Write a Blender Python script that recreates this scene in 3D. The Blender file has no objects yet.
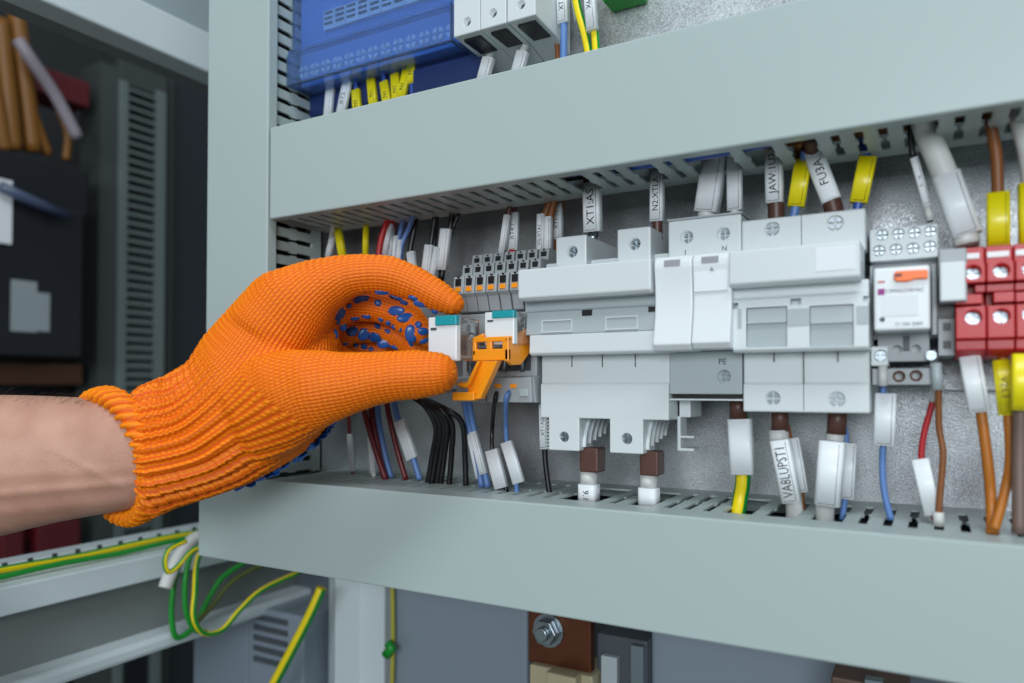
import bpy, bmesh, math, random
import numpy as np
from mathutils import Vector, Matrix
from mathutils.bvhtree import BVHTree
random.seed(7)
SC = bpy.context.scene
COL = SC.collection
PI = math.pi

# ------------------------------------------------------------------ camera
F = 745.0; CV = 372.0
CAM = Vector((0, 0, 1.35))
ROT = Matrix.Rotation(math.radians(29.6), 3, 'Z') @ Matrix.Rotation(math.radians(91.15), 3, 'X')
cd = bpy.data.cameras.new('camera'); cam = bpy.data.objects.new('camera', cd); COL.objects.link(cam)
cam.location = CAM; cam.rotation_euler = ROT.to_euler()
cd.sensor_width = 36; cd.lens = F/1024*36; cd.shift_y = (CV-341.5)/1024
cd.clip_start = .005; cd.clip_end = 50
cd.dof.use_dof = True; cd.dof.focus_distance = .355; cd.dof.aperture_fstop = 5.8
SC.camera = cam
FWD = ROT @ Vector((0, 0, -1)); RT = ROT @ Vector((1, 0, 0)); UP = ROT @ Vector((0, 1, 0))
def ray(u, v): return ROT @ Vector(((u-512)/F, -(v-CV)/F, -1))
def at(u, v, y):                       # point of the plane y = const seen in that direction
    r = ray(u, v); return CAM + r*(y/r.y)
def atx(u, v, x):                      # point of the plane x = const
    r = ray(u, v); return CAM + r*(x/r.x)
def cz(u, v, z): return CAM + ray(u, v)*z      # point at camera depth z
def X(u, y): return at(u, 380, y).x
def Z(u, v, y): return at(u, v, y).z

# ------------------------------------------------------------------ materials
def lin(c):
    return tuple(((x/255)/12.92 if x/255 <= .04045 else ((x/255+.055)/1.055)**2.4) for x in c)
MATS = {}
def mat(name, rgb, rough=.45, metal=0., trans=0., bump=0., bscale=400., spec=.5, var=0., coat=0.):
    if name in MATS: return MATS[name]
    m = bpy.data.materials.new(name); m.use_nodes = True; nt = m.node_tree; b = nt.nodes['Principled BSDF']
    c = lin(rgb); b.inputs['Base Color'].default_value = (*c, 1)
    b.inputs['Roughness'].default_value = rough; b.inputs['Metallic'].default_value = metal
    b.inputs['Specular IOR Level'].default_value = spec
    if coat: b.inputs['Coat Weight'].default_value = coat
    if trans: b.inputs['Transmission Weight'].default_value = trans; b.inputs['IOR'].default_value = 1.3
    if bump or var:
        tc = nt.nodes.new('ShaderNodeTexCoord'); n = nt.nodes.new('ShaderNodeTexNoise')
        n.inputs['Scale'].default_value = bscale; n.inputs['Detail'].default_value = 4
        nt.links.new(tc.outputs['Object'], n.inputs['Vector'])
        if bump:
            bp = nt.nodes.new('ShaderNodeBump'); bp.inputs['Strength'].default_value = bump; bp.inputs['Distance'].default_value = .0005
            nt.links.new(n.outputs['Fac'], bp.inputs['Height']); nt.links.new(bp.outputs['Normal'], b.inputs['Normal'])
        if var:
            mx = nt.nodes.new('ShaderNodeMix'); mx.data_type = 'RGBA'
            mx.inputs[6].default_value = (*[x*(1-var) for x in c], 1); mx.inputs[7].default_value = (*[min(1, x*(1+var)) for x in c], 1)
            nt.links.new(n.outputs['Fac'], mx.inputs[0]); nt.links.new(mx.outputs[2], b.inputs['Base Color'])
    MATS[name] = m; return m
M_duct = mat('duct_grey', (168, 182, 181), .38, bump=.05, bscale=900, var=.03)
M_dev = mat('device_light_grey', (208, 215, 217), .36)
M_devm = mat('device_mid_grey', (168, 178, 181), .4)
M_white = mat('white_plastic', (222, 227, 230), .32)
M_grey = mat('socket_grey', (158, 164, 167), .42)
M_dgrey = mat('dark_grey_plastic', (70, 76, 82), .45)
M_black = mat('black_plastic', (14, 15, 18), .4)
M_orange = mat('orange_plastic', (246, 150, 18), .35)
M_teal = mat('teal_plastic', (20, 150, 160), .35)
M_red = mat('red_plastic', (184, 22, 30), .38)
M_paper = mat('paper_label', (226, 230, 234), .6)
M_sleeve = mat('white_marker_sleeve', (228, 233, 236), .42, coat=.1)
M_yel = mat('yellow_marker_sleeve', (238, 222, 10), .35, coat=.2)
M_clear = mat('clear_plastic', (235, 238, 240), .08, trans=.93)
M_blueclear = mat('blue_clear_plastic', (182, 212, 252), .12, trans=.92)
M_steel = mat('zinc_screw', (150, 160, 166), .32, metal=1.)
M_copper = mat('copper', (104, 60, 40), .38, metal=.7, var=.25, bscale=60)
M_brown = mat('brown_insulation', (128, 76, 34), .42)
M_dbrown = mat('dark_brown_insulation', (84, 52, 44), .4)
M_gbrown = mat('grey_brown_insulation', (112, 92, 84), .45)
M_blue = mat('blue_insulation', (92, 128, 186), .4)
M_dblue = mat('dark_blue_insulation', (48, 84, 166), .35)
M_wblack = mat('black_insulation', (16, 16, 20), .35)
M_wred = mat('red_insulation', (178, 26, 34), .4)
M_dred = mat('dark_red_insulation', (104, 24, 30), .4)
M_wwhite = mat('white_insulation', (205, 206, 204), .45)
M_oran = mat('orange_brown_insulation', (176, 104, 24), .42)
M_green = mat('green_insulation', (20, 140, 44), .4)
M_ink = mat('black_ink', (24, 26, 32), .6)
M_purple = mat('purple_print', (150, 40, 130), .5)
M_silver = mat('grey_window', (150, 150, 156), .4)

def gy_mat():                           # green and yellow striped earth wire: stripe runs along the cable
    m = bpy.data.materials.new('green_yellow_insulation'); m.use_nodes = True; nt = m.node_tree; b = nt.nodes['Principled BSDF']
    b.inputs['Roughness'].default_value = .35
    uv = nt.nodes.new('ShaderNodeUVMap'); uv.uv_map = 'around'
    sp = nt.nodes.new('ShaderNodeSeparateXYZ'); nt.links.new(uv.outputs[0], sp.inputs[0])
    a = nt.nodes.new('ShaderNodeMath'); a.operation = 'MULTIPLY'; a.inputs[1].default_value = 2.0
    f = nt.nodes.new('ShaderNodeMath'); f.operation = 'FRACT'; g = nt.nodes.new('ShaderNodeMath'); g.operation = 'GREATER_THAN'; g.inputs[1].default_value = .5
    nt.links.new(sp.outputs[0], a.inputs[0]); nt.links.new(a.outputs[0], f.inputs[0]); nt.links.new(f.outputs[0], g.inputs[0])
    mx = nt.nodes.new('ShaderNodeMix'); mx.data_type = 'RGBA'
    mx.inputs[6].default_value = (*lin((240, 214, 10)), 1); mx.inputs[7].default_value = (*lin((14, 140, 50)), 1)
    nt.links.new(g.outputs[0], mx.inputs[0]); nt.links.new(mx.outputs[2], b.inputs['Base Color'])
    return m
M_gy = gy_mat()
def galv_mat():
    m = bpy.data.materials.new('galvanised_steel'); m.use_nodes = True; nt = m.node_tree; b = nt.nodes['Principled BSDF']
    L = nt.links.new
    tc = nt.nodes.new('ShaderNodeTexCoord')
    v = nt.nodes.new('ShaderNodeTexVoronoi'); v.inputs['Scale'].default_value = 900
    n = nt.nodes.new('ShaderNodeTexNoise'); n.inputs['Scale'].default_value = 25; n.inputs['Detail'].default_value = 6
    n2 = nt.nodes.new('ShaderNodeTexNoise'); n2.inputs['Scale'].default_value = 1300; n2.inputs['Detail'].default_value = 3
    for x in (v, n, n2): L(tc.outputs['Object'], x.inputs['Vector'])
    r = nt.nodes.new('ShaderNodeValToRGB'); r.color_ramp.elements[0].position = .34; r.color_ramp.elements[1].position = .70
    r.color_ramp.elements[0].color = (*lin((132, 130, 136)), 1); r.color_ramp.elements[1].color = (*lin((218, 228, 230)), 1)
    ad = nt.nodes.new('ShaderNodeMath'); ad.operation = 'MULTIPLY_ADD'; ad.inputs[1].default_value = .45
    sb = nt.nodes.new('ShaderNodeMath'); sb.operation = 'MULTIPLY'; sb.inputs[1].default_value = .55
    L(n.outputs['Fac'], sb.inputs[0]); L(n2.outputs['Fac'], ad.inputs[0]); L(sb.outputs[0], ad.inputs[2]); L(ad.outputs[0], r.inputs[0])
    L(r.outputs[0], b.inputs['Base Color'])
    b.inputs['Metallic'].default_value = .5
    rr = nt.nodes.new('ShaderNodeMapRange'); rr.inputs[3].default_value = .28; rr.inputs[4].default_value = .5
    L(v.outputs['Color'], rr.inputs[0]); L(rr.outputs[0], b.inputs['Roughness'])
    bp = nt.nodes.new('ShaderNodeBump'); bp.inputs['Strength'].default_value = .25; bp.inputs['Distance'].default_value = .0003
    L(n2.outputs['Fac'], bp.inputs['Height']); L(bp.outputs['Normal'], b.inputs['Normal'])
    return m
M_galv = galv_mat()

# ------------------------------------------------------------------ mesh builder
class MB:
    def __init__(s): s.bm = bmesh.new(); s.cuts = []; s.uv = s.bm.loops.layers.uv.new('around')
    def _faces(s, fs, mi, smooth):
        for f in fs: f.material_index = mi; f.smooth = smooth
    def box(s, x0, x1, y0, y1, z0, z1, mi=0):
        if x0 > x1: x0, x1 = x1, x0
        if y0 > y1: y0, y1 = y1, y0
        if z0 > z1: z0, z1 = z1, z0
        V = [s.bm.verts.new(p) for p in ((x0,y0,z0),(x1,y0,z0),(x1,y1,z0),(x0,y1,z0),(x0,y0,z1),(x1,y0,z1),(x1,y1,z1),(x0,y1,z1))]
        s._faces([s.bm.faces.new([V[i] for i in q]) for q in ((3,2,1,0),(4,5,6,7),(0,1,5,4),(1,2,6,5),(2,3,7,6),(3,0,4,7))], mi, False)
        return s
    def ub(s, u0, u1, vt, vb, y0, y1, mi=0, ref=None):     # box whose front face (plane y0) is read at its left edge
        ur = u0 if ref is None else ref
        return s.box(X(u0, y0), X(u1, y0), y0, y1, Z(ur, vb, y0), Z(ur, vt, y0), mi)
    def prism(s, prof, a0, a1, axis='x', mi=0, smooth=False):   # prof in the other two axes; closed polygon
        def P(a, p):
            return {'x': (a, p[0], p[1]), 'y': (p[0], a, p[1]), 'z': (p[0], p[1], a)}[axis]
        A = [s.bm.verts.new(P(a0, p)) for p in prof]; B = [s.bm.verts.new(P(a1, p)) for p in prof]
        n = len(prof); fs = [s.bm.faces.new(A), s.bm.faces.new(B[::-1])]
        s._faces(fs, mi, False)
        s._faces([s.bm.faces.new((A[i], B[i], B[(i+1) % n], A[(i+1) % n])) for i in range(n)], mi, smooth)
        return s
    def tube(s, pts, r, seg=10, mi=0, cap=True, flat=None):
        pts = [Vector(p) for p in pts]; n = len(pts); rings = []
        rs = r if isinstance(r, (list, tuple)) else [r]*n
        T = []
        for i in range(n):
            d = pts[min(i+1, n-1)]-pts[max(i-1, 0)]; T.append(d.normalized() if d.length > 1e-9 else Vector((0, 0, 1)))
        ref = Vector((0, 1, 0)) if abs(T[0].y) < .9 else Vector((1, 0, 0))
        N = (ref - T[0]*ref.dot(T[0])).normalized()
        for i in range(n):
            N = (N - T[i]*N.dot(T[i])).normalized(); B = T[i].cross(N)
            rings.append([s.bm.verts.new(pts[i] + (N*math.cos(2*PI*k/seg)*(flat or 1) + B*math.sin(2*PI*k/seg))*rs[i]) for k in range(seg)])
        for i in range(n-1):
            for k in range(seg):
                f = s.bm.faces.new((rings[i][k], rings[i][(k+1) % seg], rings[i+1][(k+1) % seg], rings[i+1][k]))
                f.smooth = True; f.material_index = mi
                for l, (a, b) in zip(f.loops, ((k, i), (k+1, i), (k+1, i+1), (k, i+1))): l[s.uv].uv = (a/seg + .12, b/n)
        if cap:
            s._faces([s.bm.faces.new(rings[0][::-1]), s.bm.faces.new(rings[-1])], mi, False)
        return s
    def cyl(s, c, axis, r, h, seg=20, mi=0):
        c = Vector(c); a = Vector(axis).normalized(); return s.tube([c, c+a*h], r, seg, mi)
    def screw(s, c, r, mi=0):                                # cross-head screw facing -y
        c = Vector(c); s.tube([c+Vector((0, .0024, 0)), c+Vector((0, .0016, 0))], r, 20, mi)
        g = r*.20
        for q in range(4):
            a0 = q*PI/2; pr = []
            o = Vector((math.cos(a0+PI/4), math.sin(a0+PI/4)))*g*1.4
            pr.append((c.x+o.x, c.z+o.y))
            for k in range(7):
                a = a0+.26+(PI/2-.52)*k/6; pr.append((c.x+math.cos(a)*r, c.z+math.sin(a)*r))
            s.prism(pr, c.y+.0018, c.y-.0003, 'y', mi)
        return s
    def hole(s, u, v, y, rpx, depth=.004):
        p = at(u, v, y); r = px(u, y)*rpx
        s.cuts.append((p, r, depth)); return s
    def build(s, name, mats, parent=None, bevel=0., **tags):
        bmesh.ops.recalc_face_normals(s.bm, faces=s.bm.faces)
        me = bpy.data.meshes.new(name)
        if not isinstance(mats, (list, tuple)): mats = [mats]
        s.bm.to_mesh(me); s.bm.free()
        for m in mats: me.materials.append(m)
        o = bpy.data.objects.new(name, me)
        if parent is None:
            co = np.zeros(len(me.vertices)*3); me.vertices.foreach_get('co', co); co = co.reshape(-1, 3)
            mn, mx = co.min(0), co.max(0); L = Vector(((mn[0]+mx[0])/2, (mn[1]+mx[1])/2, mn[2]))
            o.location = L
        else:
            o.parent = parent; L = org(parent)
        ORG[o.name] = L
        me.transform(Matrix.Translation(-L))
        COL.objects.link(o)
        if s.cuts:
            c = MB()
            for p, r, d in s.cuts: c.tube([p+Vector((0, -.002, 0)), p+Vector((0, d, 0))], r, 24)
            bmesh.ops.recalc_face_normals(c.bm, faces=c.bm.faces)
            cm = bpy.data.meshes.new('cut'); c.bm.to_mesh(cm); c.bm.free(); cm.transform(Matrix.Translation(-L))
            co_ = bpy.data.objects.new('cut', cm); COL.objects.link(co_); co_.location = o.location if parent is None else (0, 0, 0)
            if parent is not None: co_.parent = parent
        if bevel:
            b = o.modifiers.new('bevel', 'BEVEL'); b.width = bevel; b.segments = 2; b.limit_method = 'ANGLE'; b.angle_limit = math.radians(35)
            b.use_clamp_overlap = True
        if s.cuts:
            bo = o.modifiers.new('holes', 'BOOLEAN'); bo.operation = 'DIFFERENCE'; bo.object = co_; bo.solver = 'EXACT'
            bpy.context.view_layer.update()
            dg = bpy.context.evaluated_depsgraph_get()
            nm = bpy.data.meshes.new_from_object(o.evaluated_get(dg)); o.modifiers.clear(); o.data = nm
            bpy.data.objects.remove(co_); bpy.data.meshes.remove(cm)
        for k, v in tags.items(): o[k] = v
        return o
ORG = {}
def org(o): return ORG[o.name]
def thing(name, label, cat, loc, group=None):
    o = bpy.data.objects.new(name, None); o.empty_display_size = .01; COL.objects.link(o); o.location = loc
    ORG[o.name] = Vector(loc); o['label'] = label; o['category'] = cat
    if group: o['group'] = group
    return o
def px(u, y): return at(u, 380, y).to_3d().__sub__(CAM).dot(FWD)/F      # metres per pixel there
def spline(P, n=8):
    P = [Vector(p) for p in P]
    if len(P) < 3: return P
    out = []
    Q = [P[0]*2-P[1]] + P + [P[-1]*2-P[-2]]
    for i in range(1, len(Q)-2):
        a, b, c, d = Q[i-1:i+3]
        for k in range(n):
            t = k/n; out.append(.5*((2*b)+(c-a)*t+(2*a-5*b+4*c-d)*t*t+(3*b-a-3*c+d)*t**3))
    out.append(P[-1]); return out
FONT_ROT = Matrix.Rotation(PI/2, 4, 'X')
def text(s, u, v, y, hpx, parent, m=None, rot=0., name='lettering', loc=None, size=None, scale_x=1.):
    cu = bpy.data.curves.new(name, 'FONT'); cu.body = s; cu.align_x = 'CENTER'; cu.align_y = 'CENTER'
    cu.size = size or hpx*px(u, y)*1.4; cu.extrude = .00003; cu.resolution_u = 2
    cu.materials.append(m or M_ink)
    o = bpy.data.objects.new(name, cu); COL.objects.link(o)
    p = loc if loc is not None else at(u, v, y)
    o.parent = parent
    o.matrix_local = Matrix.Translation(Vector(p)-org(parent)) @ Matrix.Rotation(rot, 4, 'Y') @ FONT_ROT @ Matrix.Diagonal((scale_x, 1, 1, 1))
    return o
def screw_at(u, v, y, rpx, parent, dep=.003):
    p = at(u, v, y); p.y = y+dep
    return MB().screw(p, rpx*px(u, y)*.82).build('screw', M_steel, parent)
# ================================================================== planes
D = .290            # front of ducts
TB = D*1.157        # back of upper / left ducts
P = D*1.28          # mounting plate
PITCH = .0079

# ------------------------------------------------------------------ mounting plate (folded sheet)
m = MB()
zt = Z(270, 172, D)     # mid height of upper duct
m.box(X(258, D), .45, P, P+.002, Z(424, 560, D), zt)
m.box(X(258, D), .45, TB, TB+.002, zt, zt+.3)
m.box(X(258, D), .45, TB, P+.002, zt-.002, zt)
m.box(X(215, D), X(258, D), TB, TB+.002, Z(424, 520, D), zt+.3)
m.box(X(258, D)-.002, X(258, D), TB, P+.002, Z(424, 520, D), zt)
plate = m.build('trim_1', M_galv); plate['kind'] = 'structure'
plate['label'] = 'galvanised mounting plate behind the switchgear'

# ------------------------------------------------------------------ slotted ducts
def wall_h(m, x0, x1, yf, yb, s0, s1, z0, z1, phase, gaps, mi=0, PITCH=.00803):
    """horizontal slotted wall: front strip, back strip, fingers with a waist"""
    m.box(x0, x1, yf, s0, z0, z1, mi); m.box(x0, x1, s1, yb, z0, z1, mi)
    k0 = int(math.floor((x0-phase)/PITCH)); k1 = int(math.ceil((x1-phase)/PITCH))
    sw, nw = .0016, .0008
    ym = s0+(s1-s0)*.5; e = .0032
    for k in range(k0, k1+1):
        c = phase + (k+.5)*PITCH           # finger centre
        if any(abs(c-a) < n_*PITCH/2 for a, n_ in gaps): continue
        h, H = PITCH/2-sw, PITCH/2-nw
        pr = [(c-h, s0-1e-4), (c+h, s0-1e-4), (c+h, ym-e), (c+H, ym-e+.0012), (c+H, ym+e-.0012), (c+h, ym+e), (c+h, s1+1e-4), (c-h, s1+1e-4),
              (c-h, ym+e), (c-H, ym+e-.0012), (c-H, ym-e+.0012), (c-h, ym-e)]
        pr = [(min(max(a, x0), x1), b) for a, b in pr]
        if c-H < x0 or c+H > x1: continue
        m.prism(pr, z0, z1, 'z', mi)
def cover(m, x0, x1, z0, z1, yf, lip=.007, t=.0016):
    m.prism([(yf, z0), (yf+lip, z0), (yf+lip, z0+t), (yf+t, z0+t), (yf+t, z1-t), (yf+lip, z1-t), (yf+lip, z1), (yf, z1)], x0, x1)
x0t, x1t = X(268.3, D), .47
ztb, ztt = Z(270, 219, D), Z(270, 127.5, D)
t = thing('cable_duct', 'long grey slotted cable duct above the row of switchgear', 'cable duct', ((x0t+x1t)/2, D, ztb))
m = MB(); cover(m, x0t, x1t, ztb, ztt, D); m.build('cover', M_duct, t, bevel=.0008)
ph = X(963.6, D*1.022)
g1 = [(X(a, D*1.022), b) for a, b in ((567.5, 1), (637, 1), (705, 2), (756, 1), (800.5, 1), (923, 1))]
m = MB(); wall_h(m, x0t, x1t, D+.002, TB-.0005, D*1.022, D*1.125, ztb+.0005, ztb+.0015, ph, g1)
wall_h(m, x0t, x1t, D+.002, TB-.0005, D*1.022, D*1.125, ztt-.002, ztt-.0005, ph, [])
m.box(x0t, x1t, TB-.002, TB-.0005, ztb+.002, ztt-.002)
m.build('slotted_body', M_duct, t)
x0b = X(199.5, D); zbt, zbb = Z(424, 493.5, D), Z(530, 612, D)
t = thing('cable_duct', 'long grey slotted cable duct below the switchgear, under the gloved hand', 'cable duct', ((x0b+x1t)/2, D, zbb))
m = MB(); cover(m, x0b, x1t, zbb, zbt, D, lip=.013); m.build('cover', M_duct, t, bevel=.0008)
ph2 = X(964.6, D*1.068)
g2 = [(X(a, D*1.068), b) for a, b in ((570, 2), (630, 1), (732, 1), (775.5, 1), (822, 1))]
m = MB(); wall_h(m, x0b, x1t, D+.002, P-.0005, D*1.068, D*1.225, zbt-.0015, zbt-.0005, ph2, g2, 0, .0084)
m.box(x0b, x1t, D+.002, P-.0005, zbb+.0005, zbb+.002); m.box(x0b, x1t, P-.002, P-.0005, zbb+.002, zbt-.002)
m.build('slotted_body', M_duct, t)
# vertical duct on the left
xl, xr = X(205.3, D), X(266.3, D)
t = thing('cable_duct', 'upright grey cable duct at the left behind the glove', 'cable duct', ((xl+xr)/2, D, zbt+.001))
m = MB(); zv0, zv1 = zbt+.001, ztt+.28
m.prism([(xl, D), (xr, D), (xr, D+.007), (xr-.0016, D+.007), (xr-.0016, D+.0016), (xl+.0016, D+.0016), (xl+.0016, D+.007), (xl, D+.007)], zv0, zv1, 'z')
m.build('cover', M_duct, t, bevel=.0008)
m = MB()
for xa in (xr-.0035, xl+.002):
    m.box(xa, xa+.0015, D+.002, D*1.022, zv0, zv1); m.box(xa, xa+.0015, D*1.125, TB-.0005, zv0, zv1)
    n = int((zv1-zv0)/PITCH)
    for k in range(n):
        c = zv0+(k+.5)*PITCH; h, H = PITCH/2-.0014, PITCH/2-.00065; s0, s1 = D*1.022, D*1.125; ym = (s0+s1)/2; e = .0032
        m.prism([(s0-1e-4, c-h), (ym-e, c-h), (ym-e+.0012, c-H), (ym+e-.0012, c-H), (ym+e, c-h), (s1+1e-4, c-h),
                 (s1+1e-4, c+h), (ym+e, c+h), (ym+e-.0012, c+H), (ym-e+.0012, c+H), (ym-e, c+h), (s0-1e-4, c+h)], xa, xa+.0015, 'x')
m.box(xl+.002, xr-.002, TB-.002, TB-.0005, zv0, zv1)
m.build('slotted_body', M_duct, t)

# DIN rail behind the devices
zr = Z(600, 352, .32)
m = MB(); m.prism([(P-.0005, zr-.012), (P-.0075, zr-.012), (P-.0075, zr-.0175), (P-.0085, zr-.0175), (P-.0085, zr-.011), (P-.0015, zr-.011),
                   (P-.0015, zr+.011), (P-.0085, zr+.011), (P-.0085, zr+.0175), (P-.0075, zr+.0175), (P-.0075, zr+.012), (P-.0005, zr+.012)], X(345, P), .4)
m.build('din_rail', M_galv, label='zinc mounting rail carrying the middle row of switchgear', category='rail')

# ================================================================== device A: two-pole fuse switch
yb = P-.009
def ribbed(m, u0, u1, vt, vb, y0, y1, n=6, mi=0):
    pass
y = .296
t = thing('fuse_switch', 'wide light grey fuse switch beside the orange relay clips, white end caps', 'fuse switch', (X(600, .31), .31, Z(548, 451, .312)), 'fuse switches on the rail')
m = MB()
for a, b, vt, vb in ((556, 586.5, 237.5, 268), (617.5, 651, 229.5, 262)): m.ub(a, b, vt, vb+6, .312, .350)
m.box(X(540, .312), X(668, .312), .318, .350, Z(540, 300, .312), Z(540, 262, .312))
m.cuts = []; m.hole(572, 251.5, .312, 6.2); m.hole(634.5, 243.8, .312, 6.4)
m.build('upper_terminals', M_dev, t, bevel=.0007)
screw_at(572, 251.5, .312, 6.2, t, .002); screw_at(634.5, 243.8, .312, 6.4, t, .002)
m = MB(); zt_, zb_ = Z(518, 270, y), Z(518, 300.5, y)
m.prism([(y, zt_), (y+.020, zt_+.0005), (y+.020, zb_), (y+.002, zb_-.0002), (y, zb_+.001)], X(518, y), X(651, y)); m.build('handle', M_dev, t, bevel=.0006)
y2 = .304; za, zb, zc_ = Z(523, 301, y2), Z(527, 335, y2-.004), Z(530, 355.5, .302)
m = MB(); m.prism([(y2+.002, za), (y2+.002, za-.005), (y2-.001, za-.0058), (.302, zb), (.345, zb), (.345, za)], X(523, y2), X(660, y2))
for a, b, c, d in ((542.5, 572, 321, 332.5), (606.5, 638, 317.5, 329)):
    ybx = .3025
bodyA = m.build('fuse_carrier', M_devm, t, bevel=.0004)
m = MB()
for a, b, c, d in ((542.5, 571, 321.5, 331.8), (606.5, 637, 318, 329)):
    yy = .3018; xa, xb = X(a, yy), X(b, yy); z1, z0 = Z(a, c, yy), Z(a, d, yy); w = .0005
    m.box(xa-w, xb+w, yy, yy+.003, z1, z1+w); m.box(xa-w, xb+w, yy-.0004, yy+.003, z0-w, z0); m.box(xa-w, xa, yy, yy+.003, z0, z1); m.box(xb, xb+w, yy, yy+.003, z0, z1)
m.build('window_frame', M_dev, t)
m = MB()
for a, b, c, d in ((582, 592, 310, 316), (648.5, 656, 306.5, 312)): m.ub(a, b, c, d, .3025, .308)
m.build('dark_notch', M_black, t)  # black blocks stand in for the shade inside the carrier notches
m = MB(); m.prism([(.302, zb), (.3016, zc_+.001), (.3026, zc_), (.345, zc_), (.345, zb)], X(529.5, .302), X(668, .302)); m.build('base_strip', M_dev, t, bevel=.0005)
# lower body
yl = .312
m = MB(); x0, x1 = X(540.5, yl), X(668.5, yl); zT = Z(540, 355, yl); zM = Z(540, 383, yl); zN = Z(540, 417.5, yl); zB = Z(540, 451, yl)
m.prism([(yl+.0012, zT), (yl+.0012, zM), (yl, zM-.0006), (yl, zN), (yb, zN), (yb, zT)], x0, x1)
for a, b in ((548.5, 579), (609.5, 642.7)):
    m.ub(a, b, 416, 449.5, yl, yl+.016, ref=540)
    xa, xb = X(a, yl), X(b, yl)
    m.prism([(yl+.015, zN+.001), (yl+.036, zN+.001), (yl+.036, zB+.010), (yl+.015, zB)], xa, xb)
m.hole(563.8, 437, yl, 5.6); m.hole(626.6, 438.8, yl, 6)
m.build('lower_body', M_dev, t, bevel=.0005)
screw_at(563.8, 437, yl, 5.6, t, .001); screw_at(626.6, 438.8, yl, 6, t, .001)
m = MB()
for a in (571, 601.5, 634.5):
    m.box(X(a, yl)-.0002, X(a, yl)+.0002, yl+.0009, yl+.002, Z(a, 367, yl), zT)
m.build('seam', M_dgrey, t)
for xe, n in ((X(579, yl), 5), (X(642.7, yl), 5)):   # curved ribs on the sides of the terminals
    for k in range(n):
        m = MB()
        q = [(yl+.006+k*.0062+.005*math.sin(j/8*PI/2)**2*1.2, zN-.001-(zN-zB-.002-.0016*k)*j/8) for j in range(9)]
        q = [(yl+.004+k*.006+.006*(1-math.cos(j/8*PI/2)), zN-.0005-(zN-zB-.003-.0012*k)*(1-j/8)) for j in range(9)]
        m.prism(q+[(a+.0012, b) for a, b in q[::-1]], xe-.0001, xe+.0014)
        m.build('cooling_rib', M_dev, t)
m = MB()                                    # ribbed left flank
for k in range(9):
    zz = zN-.0012-k*.0016; m.box(X(541, yl), X(548, yl)-.0002, yl+.004, yl+.03, zz-.0009, zz)
m.box(X(545, yl), X(548.6, yl), yl+.006, yl+.03, zB+.002, zN)
m.build('ribbed_flank', M_devm, t)
m = MB()
xr_ = X(668.5, yl)
m.prism([(yl+.012, Z(668, 399, yl+.012)), (yl+.012, Z(668, 417, yl+.012)), (yl+.03, Z(668, 417, yl+.012)), (yl+.03, Z(668, 399, yl+.012))], xr_, xr_+.006)
m.box(xr_+.001, xr_+.0075, yl+.012, yl+.022, Z(680, 438, yl+.012), Z(680, 435.5, yl+.012)); m.box(xr_+.001, xr_+.0075, yl+.012, yl+.022, Z(680, 451, yl+.012), Z(680, 448, yl+.012))
m.box(xr_, xr_+.0015, yl+.012, yl+.022, Z(680, 451, yl+.012), Z(680, 400, yl+.012))
m.build('mounting_claw', M_dev, t, bevel=.0004)
# ================================================================== device B: surge arrester
t = thing('surge_arrester', 'white two-module surge protection device with two curved plug-in modules, marked N and PE', 'surge protection device', (X(705, .31), .31, Z(705, 394, .312)))
y = .312
m = MB(); m.ub(668.8, 742, 221.5, 262, y, .350)
m.hole(686.3, 237, y, 7); m.hole(723, 233.5, y, 7)
m.build('upper_terminals', M_dev, t, bevel=.0007)
screw_at(686.8, 237, y, 6, t, .003); screw_at(723.5, 233.5, y, 6, t, .003)
m = MB(); m.ub(667.8, 743, 219.6, 221.4, y-.0003, .351); m.build('top_lid', M_grey, t)
text('I', 685.3, 252.5, y-.0001, 5, t); text('N', 724.3, 248.5, y-.0001, 5, t)
yq = .297
for i, (a, b, vt, vb) in enumerate(((654, 691.8, 257, 351), (692.4, 731, 253.8, 349.2))):
    z1, z0 = Z(a, vt, yq), Z(a, vb, yq); H = z1-z0
    pr = []
    for k in range(17):
        s = k/16; zz = z1-H*s
        yy = yq + .0035*(1-s)*0 + .005*math.sin(s*PI)**1.2*.55 - .0022*s
        if k == 0: yy += .0025
        if k == 1: yy += .0004
        if k == 16: yy += .003
        pr.append((yy, zz))
    m = MB(); m.prism(pr+[(.335, z0), (.335, z1)], X(a, yq), X(b, yq), smooth=False)
    mo = m.build('plug_module', M_white, t, bevel=.0006)
    # status window
    c = (664.5, 680.5, 260.5, 267) if i == 0 else (702, 719, 257, 263.5)
    MB().ub(c[0], c[1], c[2], c[3], yq+.0004, yq+.003).build('status_window', M_silver, mo)
    if i == 1:
        MB().ub(694.5, 728, 272, 292, yq+.0009, yq+.004).build('paper_label', M_paper, mo)
        pa, pb, pc = at(709.5, 270, yq+.0005), at(714, 270, yq+.0005), at(711.7, 266.5, yq+.0005)
        MB().prism([(pa.x, pa.z), (pb.x, pb.z), (pc.x, pc.z)], yq+.0004, yq+.002, 'y').build('arrow_mark', M_silver, mo)
m = MB(); yl = .313
m.box(X(669.3, yl), X(742.2, yl), yl, yb, Z(669, 394, yl), Z(669, 352, yl)); m.hole(723.7, 376.6, yl, 7)
m.build('lower_body', M_devm, t, bevel=.0004); screw_at(724, 376.6, yl, 6, t, .003)
MB().box(X(669.3, yl), X(742.2, yl), yl+.004, yb, Z(669, 398.6, yl), Z(669, 394, yl)).build('terminal_slot', M_black, t)
MB().box(X(669.3, yl), X(742.2, yl), yl+.001, yb, Z(669, 400.2, yl), Z(669, 398.6, yl)).build('base_strip', M_dev, t)
text('PE', 722.5, 361.8, yl-.0001, 6, t)
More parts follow.
